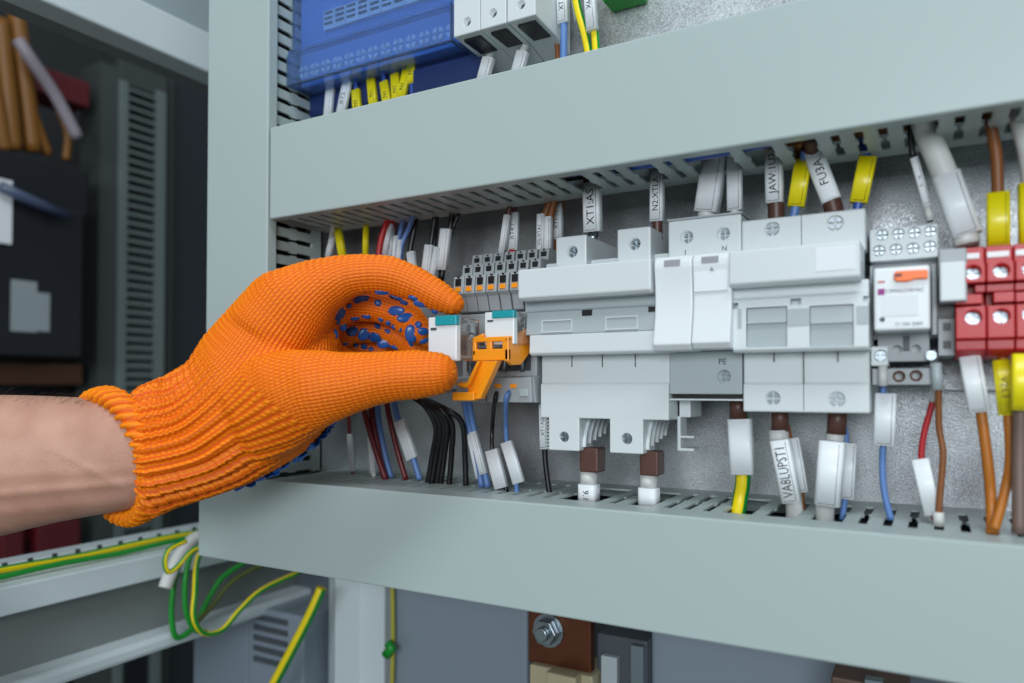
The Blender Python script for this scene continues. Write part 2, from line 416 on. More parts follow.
# ================================================================== device C: fuse switch
t = thing('fuse_switch', 'light grey fuse switch with blank white label left of the relay with the orange lever', 'fuse switch', (X(805, .31), .31, Z(743, 411, .312)), 'fuse switches on the rail')
y = .312
m = MB(); m.ub(742.5, 867, 221, 260, y, .352); m.hole(772, 228.8, y, 7.4, .002); m.hole(835, 222.9, y, 8, .002)
m.build('upper_terminals', M_dev, t, bevel=.0007)
screw_at(772, 228.8, y, 7.2, t, .0008); screw_at(835, 222.9, y, 7.8, t, .0008)
MB().box(X(802.6, y)-.00015, X(802.6, y)+.00015, y-.00005, y+.001, Z(802, 246, y), Z(802, 215, y)).build('seam', M_dgrey, t)
yh = .296; zt_, zb_ = Z(729.5, 251.5, yh), Z(729.5, 287, yh)
m = MB(); m.prism([(yh, zt_), (yh+.02, zt_+.0004), (yh+.02, zb_), (yh+.002, zb_-.0002), (yh, zb_+.001)], X(729.5, yh), X(861.5, yh)); hd = m.build('handle', M_dev, t, bevel=.0006)
MB().ub(816.7, 856.6, 248.3, 271.5, yh-.0002, yh+.0003).build('paper_label', M_paper, hd)
y2 = .302; za = Z(733, 287, y2); zb = Z(733, 352.5, y2)
m = MB(); xa, xb = X(733, y2), X(869.5, y2)
m.prism([(y2+.002, za), (y2+.002, za-.0045), (y2, za-.0055), (y2-.0005, zb+.001), (y2+.0005, zb), (.345, zb), (.345, za)], xa, xb)
cut = []
fr = m.build('fuse_carrier', M_dev, t, bevel=.0004)
c = MB(); wins = ((746.6, 787.6, 308, 347.5), (810, 854.4, 306, 346.8))
for a, b, vt, vb in wins: c.box(X(a, y2), X(b, y2), y2-.01, y2+.0022, Z(a, vb, y2), Z(a, vt, y2))
for a, b, vt, vb in ((791, 801.7, 298.7, 305.3), (733, 738.5, 303, 309), (864, 870, 296, 302)): c.box(X(a, y2), X(b, y2), y2-.01, y2+.004, Z(a, vb, y2), Z(a, vt, y2))
bmesh.ops.recalc_face_normals(c.bm, faces=c.bm.faces); cm = bpy.data.meshes.new('cut'); c.bm.to_mesh(cm); cm.transform(Matrix.Translation(-org(t)))
co = bpy.data.objects.new('cut', cm); COL.objects.link(co); co.parent = t
bo = fr.modifiers.new('w', 'BOOLEAN'); bo.object = co; bo.solver = 'EXACT'; bpy.context.view_layer.update()
nm = bpy.data.meshes.new_from_object(fr.evaluated_get(bpy.context.evaluated_depsgraph_get())); fr.modifiers.clear(); fr.data = nm; bpy.data.objects.remove(co)
for a, b, vt, vb in wins:
    m = MB(); zt2, zm2, zb2 = Z(a, vt+1, y2), Z(a, 322.5, y2), Z(a, vb-.5, y2)
    m.prism([(y2+.0008, zt2), (y2+.0004, zm2), (y2-.0004, zm2-.0002), (y2-.0004, zm2-.0006), (y2+.0008, zm2-.0009), (y2+.0014, zb2), (y2+.004, zb2), (y2+.004, zt2)], X(a+1, y2), X(b-1, y2))
    m.build('fuse_window', M_devm, t)
m = MB()
for a, b, vt, vb in ((738, 741.8, 309, 328), (788, 809.5, 309, 326), (857, 869, 306, 324)):
    m.ub(a, b, vt, vb, y2-.0006, y2+.001)
m.build('carrier_strip', M_devm, t)
yl = .312
m = MB(); zT, zM, zB = Z(743, 352, yl), Z(743, 383, yl), Z(743, 411.5, yl)
m.prism([(yl+.0012, zT), (yl+.0012, zM), (yl, zM-.0006), (yl, zB), (yb, zB), (yb, zT)], X(743, yl), X(869.5, yl))
m.hole(772.9, 398.3, yl, 7.4, .002); m.hole(836.9, 399.5, yl, 8, .002)
m.build('lower_body', M_dev, t, bevel=.0006); screw_at(772.9, 398.3, yl, 7.2, t, .0008); screw_at(836.9, 399.5, yl, 7.8, t, .0008)
m = MB()
for a, vb in ((774, 362), (803.6, 410), (838, 362)): m.box(X(a, yl)-.00015, X(a, yl)+.00015, yl-.00003, yl+.002, Z(a, vb, yl), zT)
m.build('seam', M_dgrey, t)
# ================================================================== relay D in socket
yd = .318
t = thing('relay_socket', 'grey relay socket with eight screws left of the red terminals', 'relay socket', (X(905, yd), yd, Z(905, 385, yd)))
m = MB(); m.ub(871, 939.5, 229.5, 262, yd, P-.01)
S = ((881.9, 233.6), (898, 232.4), (914.2, 231.2), (930.2, 229.9), (878.9, 249.3), (895.6, 248), (912.7, 246.8), (929.7, 244.9))
for a, b in S: m.hole(a, b+1.2, yd, 5.9, .003)
m.build('upper_terminals', M_dev, t, bevel=.0004)
for a, b in S: screw_at(a+.3, b+1.2, yd, 5.6, t, .0015)
m = MB(); m.ub(872, 939, 262, 340, yd+.006, P-.01); m.ub(932.5, 938, 264, 335, yd-.004, yd+.008); m.ub(870.8, 873.5, 266, 335, yd-.002, yd+.008); m.build('socket_body', M_grey, t, bevel=.0004)
m = MB(); m.ub(878, 930, 330, 362, yd+.002, P-.01); m.hole(897.3, 349.5, yd+.002, 4.6); m.hole(916, 349, yd+.002, 4.6)
m.build('centre_block', M_grey, t, bevel=.0003)
MB().ub(903.5, 910, 336, 351, yd+.0015, yd+.004).build('key_slot', M_dgrey, t)
m = MB(); m.ub(871, 888.5, 346.5, 366, yd-.002, yd+.014); m.ub(921.5, 941, 346, 366, yd-.002, yd+.014); m.ub(871, 941, 362, 368.5, yd-.003, P-.01)
m.hole(880.4, 355.7, yd-.002, 6.2, .003); m.hole(931, 355.2, yd-.002, 6.2, .003)
m.build('lower_terminals', M_dev, t, bevel=.0004)
screw_at(880.6, 355.7, yd-.002, 5.9, t, .0012); screw_at(931.2, 355.2, yd-.002, 5.9, t, .0012)
m = MB(); m.ub(872, 941, 368.5, 385, yd, P-.012); m.hole(899, 376.4, yd, 6); m.hole(916, 375.6, yd, 6); m.build('wire_entry', M_grey, t, bevel=.0004)
for a, b in ((899, 376.4), (916, 375.6)):
    p = at(a, b, yd+.0015); r = 4.6*px(a, yd)
    MB().tube([p+Vector((math.cos(k*PI/8)*r, 0, math.sin(k*PI/8)*r)) for k in range(17)], r*.2, 6).build('contact_ring', M_copper, t)
yr = .302
t = thing('plug_in_relay', 'white plug-in relay with bright orange lever and blank label left of the red blocks', 'relay', (X(903, yr), yr, Z(903, 330, yr)))
m = MB(); m.ub(874.5, 931, 268.5, 331, yr, yd+.006); m.build('case', M_white, t, bevel=.0008)
m = MB(); pts = []; a, b = at(894, 276.5, yr-.001), at(928, 274.5, yr-.001)
m.prism([(at(u, v, yr-.001).x, at(u, v, yr-.001).z) for u, v in ((896, 271.3), (926, 269.6), (928, 271), (928, 278.5), (915, 279), (908, 281.5), (897, 281.5), (894, 279), (894, 274))], yr-.0016, yr+.001, 'y')
m.build('lever', mat('lever_orange', (250, 110, 10), .35), t, bevel=.0003)
m = MB(); m.ub(896, 903, 273.8, 276.5, yr-.0019, yr); m.build('lever_mark', M_dred, t)
MB().ub(882, 919.5, 295.5, 316.5, yr-.0002, yr+.0003).build('paper_label', M_paper, t)
MB().ub(878.6, 885.6, 289, 295, yr-.0002, yr+.0003).build('emblem', M_purple, t)
MB().ub(878.6, 885.8, 281, 283, yr-.0002, yr+.0003).build('indicator', mat('pink_print', (200, 120, 120), .5), t)
text('C7MA2/230VAC', 904.5, 290.6, yr-.0001, 3.6, t); text('○ 10A 250V', 909, 324, yr-.0001, 3.4, t)
p = at(882.3, 319.5, yr); MB().cyl(p-Vector((0, .0002, 0)), (0, 1, 0), .0009, .001, 12).build('led', M_dgrey, t)
# grey end block + test connectors
t = thing('end_block', 'grey rail end block with light front cap, between relay socket and red terminals', 'end block', (X(953, .3), .31, Z(953, 303, .3)))
MB().ub(940, 968.5, 249.5, 303, .306, P-.01).build('body', M_grey, t, bevel=.0006)
MB().ub(941, 967, 262.5, 301.5, .303, .307).build('front_cap', M_dev, t, bevel=.0005)
m = MB(); m.ub(939, 955, 305, 355.5, .316, P-.01); m.build('end_stop', [M_grey], label='small dark grey connector with two square openings under the grey end block', category='connector')
eb = bpy.data.objects['end_stop']
for q in ((937.5, 955, 304, 318, .3145, .317), (944, 951.5, 323, 330.5, .3152, .317), (944, 951.5, 341, 348.5, .3152, .317)): MB().ub(*q).build('opening', M_black, eb)
# ================================================================== red terminal blocks
EDG = (956, 987.6, 1016.5, 1047)
HL = (973.3, 1001.8, 1031)
LB = ('red busbar terminal block touching the grey end block', 'second red busbar terminal block from the grey end block', 'red busbar terminal block cut by the right edge of the picture')
yF = .306
for i in range(3):
    a, b = EDG[i], EDG[i+1]-.5; xa, xb = X(a, yF)+.0001, X(b, yF)
    t = thing('terminal_block', LB[i], 'terminal block', ((xa+xb)/2, yF, Z(a, 356, yF)), 'red terminal blocks')
    zz = lambda v: Z(956, v, yF)
    m = MB(); m.prism([(yF+.006, zz(246)), (yF+.006, zz(263)), (yF, zz(264.5)), (yF, zz(284)), (yF+.010, zz(284)), (yF+.010, zz(307)), (yF, zz(307)), (yF, zz(339)), (yF+.003, zz(340)), (yF+.003, zz(350)), (yF+.008, zz(356)), (P-.01, zz(356)), (P-.01, zz(246))], xa, xb)
    hv = 272.5 if i == 0 else 271
    m.hole(HL[i], (271.8, 270, 268)[i], yF, 7.4, .010); m.hole(HL[i]+.3, (316.8, 315.6, 314)[i], yF, 7.6, .010)
    bd = m.build('body', M_red, t, bevel=.0004)
    (MB().box(xa, xb-.001, yF+.001, yF+.012, zz(304.5), zz(295)) if i != 1 else MB().box(xa+.002, xb, yF+.001, yF+.012, zz(304), zz(294))).build('busbar_cover', M_red, t, bevel=.0003)
    m = MB(); m.box(xa+(.0 if i else .006), xb, yF+.002, yF+.012, zz(293), zz(285.5))
    m.build('busbar_cover', M_red, t, bevel=.0003)
    MB().box((xa+xb)/2-.0035, (xa+xb)/2+.003, yF+.0055, yF+.007, zz(257.5), zz(252)).build('marker', M_white, t)
    for v in ((271.8, 270, 268)[i], (316.8, 315.6, 314)[i]):
        p = at(HL[i], v, yF); MB().screw(p+Vector((0, .0075, 0)), .0024).build('screw', M_steel, t)
# ================================================================== small stepped terminals (behind the relays)
yt = .306
us = (452.5, 463.3, 474.3, 485.6, 497.3, 509.3, 521.5)
TL = ('leftmost, by the index fingertip', 'second from the glove', 'third from the glove', 'fourth from the glove', 'fifth from the glove', 'sixth from the glove', 'last one, touching the fuse switch')
for i, u in enumerate(us):
    w = 10.6
    xa, xb = X(u, yt), X(u+w, yt)
    t = thing('rail_terminal', 'small stepped grey rail terminal with orange tabs, '+TL[i], 'terminal block', ((xa+xb)/2, yt, Z(470, 403, yt)), 'stepped rail terminals')
    z = lambda v, yy=yt: Z(452, v, yy)
    y1, y2, y3 = yt, yt+.009, yt+.018
    # three steps going up and back, foot below
    pr = [(y1+.004, z(312)), (y1+.002, z(298)), (y1, z(294.5)), (y1+.001, z(277)), (y2-.001, z(275)), (y2, z(263)), (y3-.001, z(262)), (y3, z(250)), (yb, z(250)),
          (yb, z(402)), (y1+.004, z(402)), (y1+.002, z(378)), (y1+.014, z(374)), (y1+.014, z(316))]
    m = MB(); m.prism(pr, xa+.00012, xb-.00012); m.build('housing', M_grey, t, bevel=.0003)
    c = (xa+xb)/2
    for yy, v0, v1 in ((y1, 279.5, 286.5), (y2-.0005, 266, 272), (y3-.0005, 253.5, 259)):
        m = MB(); m.box(c-.0015, c+.0015, yy-.0002, yy+.003, z(v1), z(v0)); m.box(c-.0005, c+.0005, yy-.0001, yy+.003, z(v0-1), z(v0-2.4)); m.build('clamp_opening', M_black, t)
    MB().box(c-.0012, c+.0012, y1+.0012, y1+.004, z(392), z(386)).build('clamp_opening', M_black, t)
    MB().box(c-.0016, c+.0016, y1-.0005, y1+.003, z(292.5), z(287.8)).build('release_tab', M_orange, t, bevel=.0002); MB().box(c-.0014, c+.0014, y1+.0014, y1+.004, z(385), z(381)).build('release_tab', M_orange, t, bevel=.0002)
# relay sockets + relays
def relay(u0, u1, vt, vb, y0, depth, lab, loc, window):
    t = thing('interface_relay', lab, 'relay', (X((u0+u1)/2, y0), y0, Z(u0, vb, y0)), 'clear interface relays')
    xa, xb = X(u0, y0), X(u1, y0); z1, z0 = Z(u0, vt, y0), Z(u0, vb, y0)
    m = MB(); m.box(xa, xb, y0, y0+.0035, z0, z1); m.build('front_plate', M_white, t, bevel=.0005)
    m = MB(); m.box(xa+.0002, xb-.0002, y0+.0036, y0+depth, z0+.0003, z1-.0003)
    m.box(xa+.001, xb-.001, y0+.0046, y0+depth-.001, z0+.0012, z1-.0012); m.build('clear_case', M_clear, t)
    m = MB(); w = xb-xa; h = z1-z0
    m.cyl((xa+w*.5, y0+depth*.40, z0+h*.15), (0, 0, 1), w*.30, h*.45, 18); m.build('coil', M_copper, t)
    m = MB(); m.box(xa+w*.15, xb-w*.15, y0+.005, y0+depth-.002, z0+.0016, z0+h*.14); m.box(xa+w*.2, xb-w*.2, y0+depth*.62, y0+depth*.9, z0+h*.14, z0+h*.55, 0)
    m.build('relay_base', M_dev, t, bevel=.0003)
    m = MB(); m.box(xa+w*.25, xb-w*.25, y0+depth*.2, y0+depth*.9, z0+h*.64, z0+h*.68); m.box(xa+w*.4, xb-w*.4, y0+depth*.72, y0+depth*.78, z0+h*.3, z0+h*.85); m.build('contact_spring', M_steel, t)
    m = MB(); m.box(xb-w*.72, xb+.0004, y0-.0009, y0+.0022, z1-h*.20, z1+.0004); m.box(xb-w*.25, xb-w*.12, y0-.001, y0, z1-h*.12, z1-h*.06)
    m.build('test_lever', M_teal, t, bevel=.0004)
    m = MB(); m.box(xa+w*.1, xa+w*.3, y0-.0002, y0+.001, z1-h*.30, z1-h*.24)
    m.build('printed_mark', M_dgrey, t)
    return t, xa, xb, z0, z1
r1 = relay(428, 456.5, 317.5, 361.5, .273, .019, 'clear relay with white front held between the thumb and index finger of the glove', None, False)
r2 = relay(484.5, 514, 312.5, 345, .290, .017, 'clear relay with white front and teal lever, seated inside the orange clip', None, False)
# sockets
for (u0, u1, lab) in ((458, 487, 'grey relay socket behind the pulled relay'), (488, 533, 'grey relay socket carrying the seated relay and its orange clip')):
    t = thing('relay_socket', lab, 'relay socket', (X((u0+u1)/2, .309), .309, Z(u0, 398, .309)), 'interface relay sockets')
    m = MB(); ys = .3075; xa, xb = X(u0, ys), X(u1, ys)-.0002
    m.prism([(ys, Z(480, 314, ys)), (ys+.001, Z(480, 348, ys)), (ys+.004, Z(480, 349, ys)), (ys+.004, Z(480, 376, ys)), (ys-.002, Z(480, 378, ys)), (ys-.001, Z(480, 402, ys)), (yb, Z(480, 402, ys)), (yb, Z(480, 314, ys))], xa, xb)
    m.build('housing', M_grey, t, bevel=.0004)
    m = MB(); m.box(xa+.0015, xb-.0015, ys+.0006, ys+.003, Z(480, 345, ys), Z(480, 318, ys)); m.box(xa+.003, xb-.003, ys+.0035, ys+.006, Z(480, 371, ys), Z(480, 353, ys)); m.build('contact_recess', M_dgrey, t)
    for f in (.3, .7): MB().cyl((xa+(xb-xa)*f, ys+.0034, Z(480, 372, ys)), (0, 0, 1), .0011, .008, 10).build('contact_pin', M_steel, t)
    for f in (.28, .62): MB().box(xa+(xb-xa)*f-.0017, xa+(xb-xa)*f+.0017, ys-.0025, ys, Z(480, 388, ys), Z(480, 384, ys)).build('release_tab', M_orange, t, bevel=.0003)
    m = MB(); m.box(xb-.006, xb-.0015, ys-.0022, ys, Z(480, 396, ys), Z(480, 389, ys)); m.build('marker', M_devm, t, bevel=.0003)
# orange clips
t = thing('retaining_clip', 'closed orange retaining clip wrapped around the seated relay', 'clip', (X(500, .286), .286, Z(472, 361, .286)), 'orange relay clips')
yc = .2865
m = MB(); m.ub(472, 508.5, 349.5, 361, yc, yc+.0022); m.ub(472, 508.5, 337.5, 342.5, yc, yc+.0022)
for a, b in ((472, 475.8), (486, 491.5), (502, 508.5)): m.ub(a, b, 341, 350.5, yc+.0001, yc+.0021, ref=472)
# raised left ear
p = [at(u, v, yc) for u, v in ((472, 338), (472, 341), (483, 337), (483, 333))]
m.prism([(q.x, q.z) for q in p], yc, yc+.0022, 'y')
m.build('front_frame', M_orange, t, bevel=.0005)
m = MB(); xc = X(508.5, yc)       # side arm flaring up towards the rail
def arm(pts, x0, x1, y_off=0): m.prism(pts, x0, x1)
zA = Z(508, 333.5, yc)
m.prism([(yc, Z(508, 361, yc)), (yc, Z(508, 338, yc)), (yc+.021, Z(508, 322, yc)), (yc+.021, Z(508, 350, yc)), (yc+.012, Z(508, 364, yc)), (yc+.004, Z(508, 365, yc))], xc-.0022, xc)
m.prism([(yc, Z(508, 349, yc)), (yc+.021, Z(508, 345, yc)), (yc+.021, Z(508, 350, yc)), (yc, Z(508, 355, yc))], X(472, yc)+.0001, X(472, yc)+.002)
m.build('side_arm', M_orange, t, bevel=.0005)
t = thing('retaining_clip', 'opened orange retaining clip swung down under the pulled relay', 'clip', (X(470, .28), .28, Z(470, 400, .284)), 'orange relay clips')
yc = .284
m = MB()
def slab(pts, w, yy, th):   # bar in the plane y=yy from pixel polyline, depth th
    for (a, b) in zip(pts[:-1], pts[1:]):
        A, B = at(*a, yy), at(*b, yy); n = Vector((-(B-A).z, 0, (B-A).x)).normalized()*w/2
        m.prism([((A+n).x, (A+n).z), ((B+n).x, (B+n).z), ((B-n).x, (B-n).z), ((A-n).x, (A-n).z)], yy, yy+th, 'y')
slab([(452, 396.5), (474, 396.5)], .0038, yc-.001, .004)
slab([(457, 384), (467, 384)], .0016, yc+.002, .003)
m.build('front_frame', M_orange, t, bevel=.0005)
def poly(m, pts, yy, th): m.prism([(at(u, v, yy).x, at(u, v, yy).z) for u, v in pts], yy, yy+th, 'y')
m = MB(); poly(m, [(493, 361), (497.5, 361), (480, 399), (474, 399), (476, 394)], yc-.001, .004); poly(m, [(477, 361), (480, 361), (470, 384), (466, 388), (457, 386), (457, 383), (466, 384)], yc-.001, .004)
m.build('side_arm', M_orange, t, bevel=.0003)
m = MB(); poly(m, [(479, 361), (495, 361), (477, 397), (468, 397), (468, 386)], yc+.0015, .001); m.build('web', M_orange, t)

# ================================================================== wires and sleeves
RW = {}
def wire(name, label, color, r, path, y=.335, sleeves=(), group=None, ends=(), cat='wire', label_txt=None):
    pts = [at(p[0], p[1], p[2] if len(p) > 2 else y) for p in path]
    rr = r*px(path[0][0], y)
    m = MB(); m.tube(spline(pts, 8), rr, 12)
    o = m.build(name, color); o['label'] = label; o['category'] = cat
    if group: o['group'] = group
    RW[o.name] = rr
    for s in sleeves: sleeve(o, *s)
    for e in ends:                            # (u0,v0,u1,v1,r,mat[,name])
        a, b = at(e[0], e[1], e[6] if len(e) > 6 else y), at(e[2], e[3], e[6] if len(e) > 6 else y)
        MB().tube([a, b], e[4]*px(e[0], y), 14).build(e[7] if len(e) > 7 else 'ferrule', e[5], o)
    return o
def sleeve(o, u0, v0, u1, v1, w, y, m_=None, txt=None, thick=.42, y1=None, side=1, tsz=.62, bend=None, line=True):
    """marker sleeve: flattened tube from top centre to bottom centre"""
    m_ = m_ or M_sleeve
    A, B = at(u0, v0, y), at(u1, v1, y if y1 is None else y1)
    W = w*px(u0, y); thick = min(1., max(thick, 2.1*RW.get(o.name, 0)/W)); a = (B-A); L = a.length; a = a.normalized(); yy = Vector((0, 1, 0)); n = (yy-a*yy.dot(a)).normalized(); s = a.cross(n)
    C = [A, B] if bend is None else spline([A, at(bend[0], bend[1], y), B], 8)
    sec = []; hw, ht = W/2, W/2*thick; c = ht*.5
    for cx, cy, a0 in ((hw-c, ht-c, 0), (-hw+c, ht-c, PI/2), (-hw+c, -ht+c, PI), (hw-c, -ht+c, 1.5*PI)):
        for k in range(4): q = a0+k*PI/6; sec.append((cx+math.cos(q)*c, cy+math.sin(q)*c))
    m = MB(); rings = []
    for i, p in enumerate(C):
        ta = (C[min(i+1, len(C)-1)]-C[max(i-1, 0)]).normalized(); nn = (yy-ta*yy.dot(ta)).normalized(); ss = ta.cross(nn)
        rings.append([m.bm.verts.new(p+ss*x+nn*z) for x, z in sec])
    for i in range(len(C)-1):
        for k in range(len(sec)):
            f = m.bm.faces.new((rings[i][k], rings[i][(k+1) % len(sec)], rings[i+1][(k+1) % len(sec)], rings[i+1][k])); f.smooth = True
    m.bm.faces.new(rings[0][::-1]); m.bm.faces.new(rings[-1])
    if line and bend is None:                   # thin fold line near one edge of the insert
        q0 = A+s*hw*.62*side-n*(ht+.00004)+a*.0008; q1 = B+s*hw*.62*side-n*(ht+.00004)-a*.0008
        m.tube([q0, q1], .00009, 4, 1); m.tube([q1, q1-s*hw*1.3*side], .00009, 4, 1)
    so = m.build('marker_sleeve', [m_, M_ink], o)
    if txt:
        mid = (A+B)/2 - n*(ht+.00008)
        ang = math.atan2(-(B-A).z, (B-A).x)      # along the sleeve
        cu = bpy.data.curves.new('lettering', 'FONT'); cu.body = txt; cu.align_x = 'CENTER'; cu.align_y = 'CENTER'
        cu.size = W*tsz; cu.extrude = .00003; cu.resolution_u = 2; cu.materials.append(M_ink)
        f = bpy.data.objects.new('lettering', cu); COL.objects.link(f); f.parent = so
        up = (A-B).normalized()
        xd = up if side > 0 else -up
        zd = -n; yd = zd.cross(xd)
        R = Matrix((xd, yd, zd)).transposed().to_4x4()
        wmax = L*.86; n_ = len(txt)*cu.size*.58
        f.matrix_local = Matrix.Translation(mid-org(o)) @ R @ Matrix.Diagonal((min(1, wmax/n_), 1, 1, 1))
    return so
SL = 'marked wires leaving the upper duct'
W = wire
yw = .328
W('control_wire', 'brown wire in a white sleeve marked XT1:AS above the fuse switch', M_dbrown, 5, [(581, 160), (588, 180), (593, 215), (593, 246)], yw, [(592, 183, 593, 232.5, 18.5, yw, None, 'XT1:AS')], SL, [(593, 233, 593, 243, 5.5, M_steel, yw, 'ferrule')])
W('control_wire', 'dark wire in a white sleeve above the second terminal screw of the wide fuse switch', M_dbrown, 5, [(650, 150), (655, 170), (657, 205), (657.5, 240)], yw, [(657.5, 168, 657, 222, 14, yw, None, 'N2:XTLA')], SL)
W('power_cable', 'thick grey cable in a wide plain sleeve above the I terminal', M_wwhite, 9, [(722, 140, .315), (716, 158), (708, 200), (706, 226)], yw, [(715.5, 156, 706.5, 213, 24, yw, None, None, .6)], SL)
W('power_cable', 'grey wire in a narrow plain sleeve above the N terminal', M_wwhite, 5, [(733, 138, .315), (734, 158), (735, 200), (734.5, 224)], yw, [(734.5, 157, 735, 211, 15, yw, None, None, .6)], SL)
W('control_wire', 'brown wire in a marked white sleeve left of the first yellow sleeve', M_dbrown, 8, [(772, 130, .315), (774, 150), (776, 205), (776.5, 226)], yw, [(773.5, 146, 775, 204, 17, yw, None, 'JAW:1U2')], SL)
W('control_wire', 'blue and brown wire in a yellow sleeve left of the sleeve marked FU3A', M_blue, 4.5, [(805, 150, .326), (803, 165), (796, 205), (793, 218)], yw, [(803.5, 160, 796, 207, 16.5, yw, M_yel)], SL)
W('control_wire', 'brown wire dropping from the duct behind the yellow sleeve', M_brown, 5, [(797, 140, .316), (800, 150), (801, 168, .331)], .331, (), SL)
W('power_cable', 'brown cable in a curved white sleeve marked FU3A', M_dbrown, 9, [(812, 135, .318), (814, 155), (828, 190), (835, 215)], yw, [(813, 147, 832, 202, 19, yw, None, 'FU3A', .6, None, 1, .62, (819, 168))], SL)
W('control_wire', 'blue wire in a yellow sleeve above the right screw of the fuse switch', M_dblue, 4.5, [(860, 120, .316), (861, 135), (866, 158), (858, 205), (856, 216)], yw, [(868, 157, 858.5, 203, 17, yw, M_yel)], SL)
W('control_wire', 'thin black wire in a slim grey sleeve above the eight-screw relay socket', M_wblack, 3, [(910, 120, .318), (912, 150), (915, 165), (925, 200), (930, 222)], .322, [(914, 158, 927.5, 206, 7.5, .322, None, 'K1:14')], SL, [(927, 206, 930, 221, 3.5, M_wwhite, .322)])
W('power_cable', 'thick grey cable in a wide sleeve bending down to the red terminals', M_wwhite, 11.5, [(921, 112, .312), (926, 130), (941, 165), (957, 205), (967, 245)], .318, [(946, 176, 967, 236, 26, .318, None, None, .75)], SL, [(965, 235, 967, 248, 11, M_gbrown, .318)])
W('power_wire', 'brown wire in a yellow sleeve above the red terminals', M_brown, 5.5, [(990, 105, .315), (992, 130), (997, 165), (998, 246)], .318, [(998, 193, 998.5, 246, 20, .318, M_yel)], SL)
W('power_cable', 'grey cable at the right edge dropping from the upper duct', M_wwhite, 9, [(1016, 90, .312), (1020, 120), (1030, 165), (1034, 246)], .318, [(1030, 184, 1031, 246, 21, .318, M_yel)], SL)
# brown pair + sleeves left of XT1
W('control_wire', 'brown wire in a lettered white sleeve, left of the pair beside XT1:AS', M_brown, 4, [(556, 178, .325), (553, 195), (544, 220), (541, 258), (540, 266)], .335, [(541.5, 214.5, 541, 256.5, 8.5, .334, None, 'VG:XTA1')], SL)
W('control_wire', 'brown wire in a plain narrow sleeve next to the lettered one', M_brown, 4, [(559, 178, .325), (556, 195), (550, 220), (548.5, 258), (549, 265)], .334, [(548.5, 217, 548, 256.5, 7.5, .332)], SL)
W('control_wire', 'brown wire in a lettered sleeve touching the first end terminal of the fuse switch', M_brown, 4, [(562, 178, .325), (561, 200), (558, 240), (556, 262)], .341, [(558, 201, 558, 240, 10, .341, None, 'XT1:12')], SL)
W('control_wire', 'dark brown wire in a thin slanted white sleeve with a black lower end', M_dbrown, 2.8, [(514, 190, .325), (511, 203), (504, 235), (502.5, 268)], .333, [(507.5, 215, 501.5, 255, 7, .333)], SL, [(502, 255, 502.5, 268, 3, M_wblack, .333)])
W('control_wire', 'red-tipped wire in a lettered white sleeve above the stepped terminals', M_dred, 2.8, [(517, 190, .325), (514.5, 205), (513.5, 235), (512.5, 256)], .338, [(514, 213, 513.5, 251, 10.5, .338, None, 'XT4:1')], SL, [(512.5, 250, 512.3, 257, 3.2, M_wred, .336)])
# left group
W('control_wire', 'white sleeved wire left of the slanted yellow sleeve', M_wwhite, 2.5, [(334, 222, .322), (331, 240), (326, 275)], .332, [(333, 236, 328, 258, 6, .332)], SL)
W('control_wire', 'brown wire in a slanted yellow sleeve, nearest to the upright duct', M_brown, 2.5, [(335, 220, .322), (337, 230), (345, 262)], .33, [(337.5, 227, 343, 258, 8, .33, M_yel)], SL)
W('control_wire', 'dark blue wire in a narrow yellow sleeve above the knuckle', M_dblue, 2.2, [(366.5, 214, .322), (366, 226), (365.5, 262)], .33, [(366, 225, 365.5, 257, 5.5, .33, M_yel)], SL)
W('control_wire', 'bright red wire curving down behind the knuckle', M_wred, 3, [(392, 208, .322), (387, 222), (381, 240), (377, 268)], .328, (), SL)
W('control_wire', 'red wire with white sleeve right of the bright red one', M_wred, 3, [(394, 208, .322), (391, 230), (386, 268)], .334, [(391, 222, 383.5, 258, 5.5, .331)], SL)
W('control_wire', 'dark red wire with white sleeve behind the index knuckle', M_dred, 3, [(395, 208, .324), (394, 230), (391, 268)], .337, [(392, 224, 389, 262, 5.5, .334)], SL)
W('control_wire', 'light blue wire reaching a white sleeve above the index finger', M_blue, 2.6, [(405, 208, .322), (402, 225), (398, 245), (397, 272)], .334, [(401, 240, 398, 268, 6, .332)], SL)
W('control_wire', 'light blue wire crossing to a white sleeve above the index finger', M_blue, 2.6, [(415, 208, .322), (409, 228), (402, 245), (398, 276)], .332, [(397, 236, 394, 268, 6, .334)], SL)
W('control_wire', 'black wire slanting down to a white sleeve above the index finger', M_wblack, 3, [(420, 206, .322), (416, 222), (410, 252), (407, 280)], .335, [(411, 252, 414, 282, 9, .33)], SL)
W('control_wire', 'black wire of a crossing pair above the index finger, entering the shorter white sleeve', M_wblack, 2.6, [(434, 202, .322), (435, 215), (431, 245), (426, 280)], .333, [(429.5, 245, 425, 282, 10, .33)], SL)
W('control_wire', 'black wire of a crossing pair above the index finger, entering the slanted white sleeve', M_wblack, 2.6, [(443, 202, .322), (437, 218), (434, 245), (430, 285)], .335, [(437.5, 247, 431, 284, 6.5, .327)], SL)
W('control_wire', 'black wire looping into the longer white sleeve over the fingertip', M_wblack, 2.8, [(455, 200, .322), (452, 212), (450, 230), (441, 282)], .331, [(446, 229, 441.5, 270, 12, .329)], SL, [(441, 268, 441, 282, 2.8, M_wblack, .331, 'wire_end')])
W('control_wire', 'second black wire looping into the longer white sleeve over the fingertip', M_wblack, 2.8, [(460, 200, .322), (459, 212), (453, 228), (448, 240)], .333, (), SL)
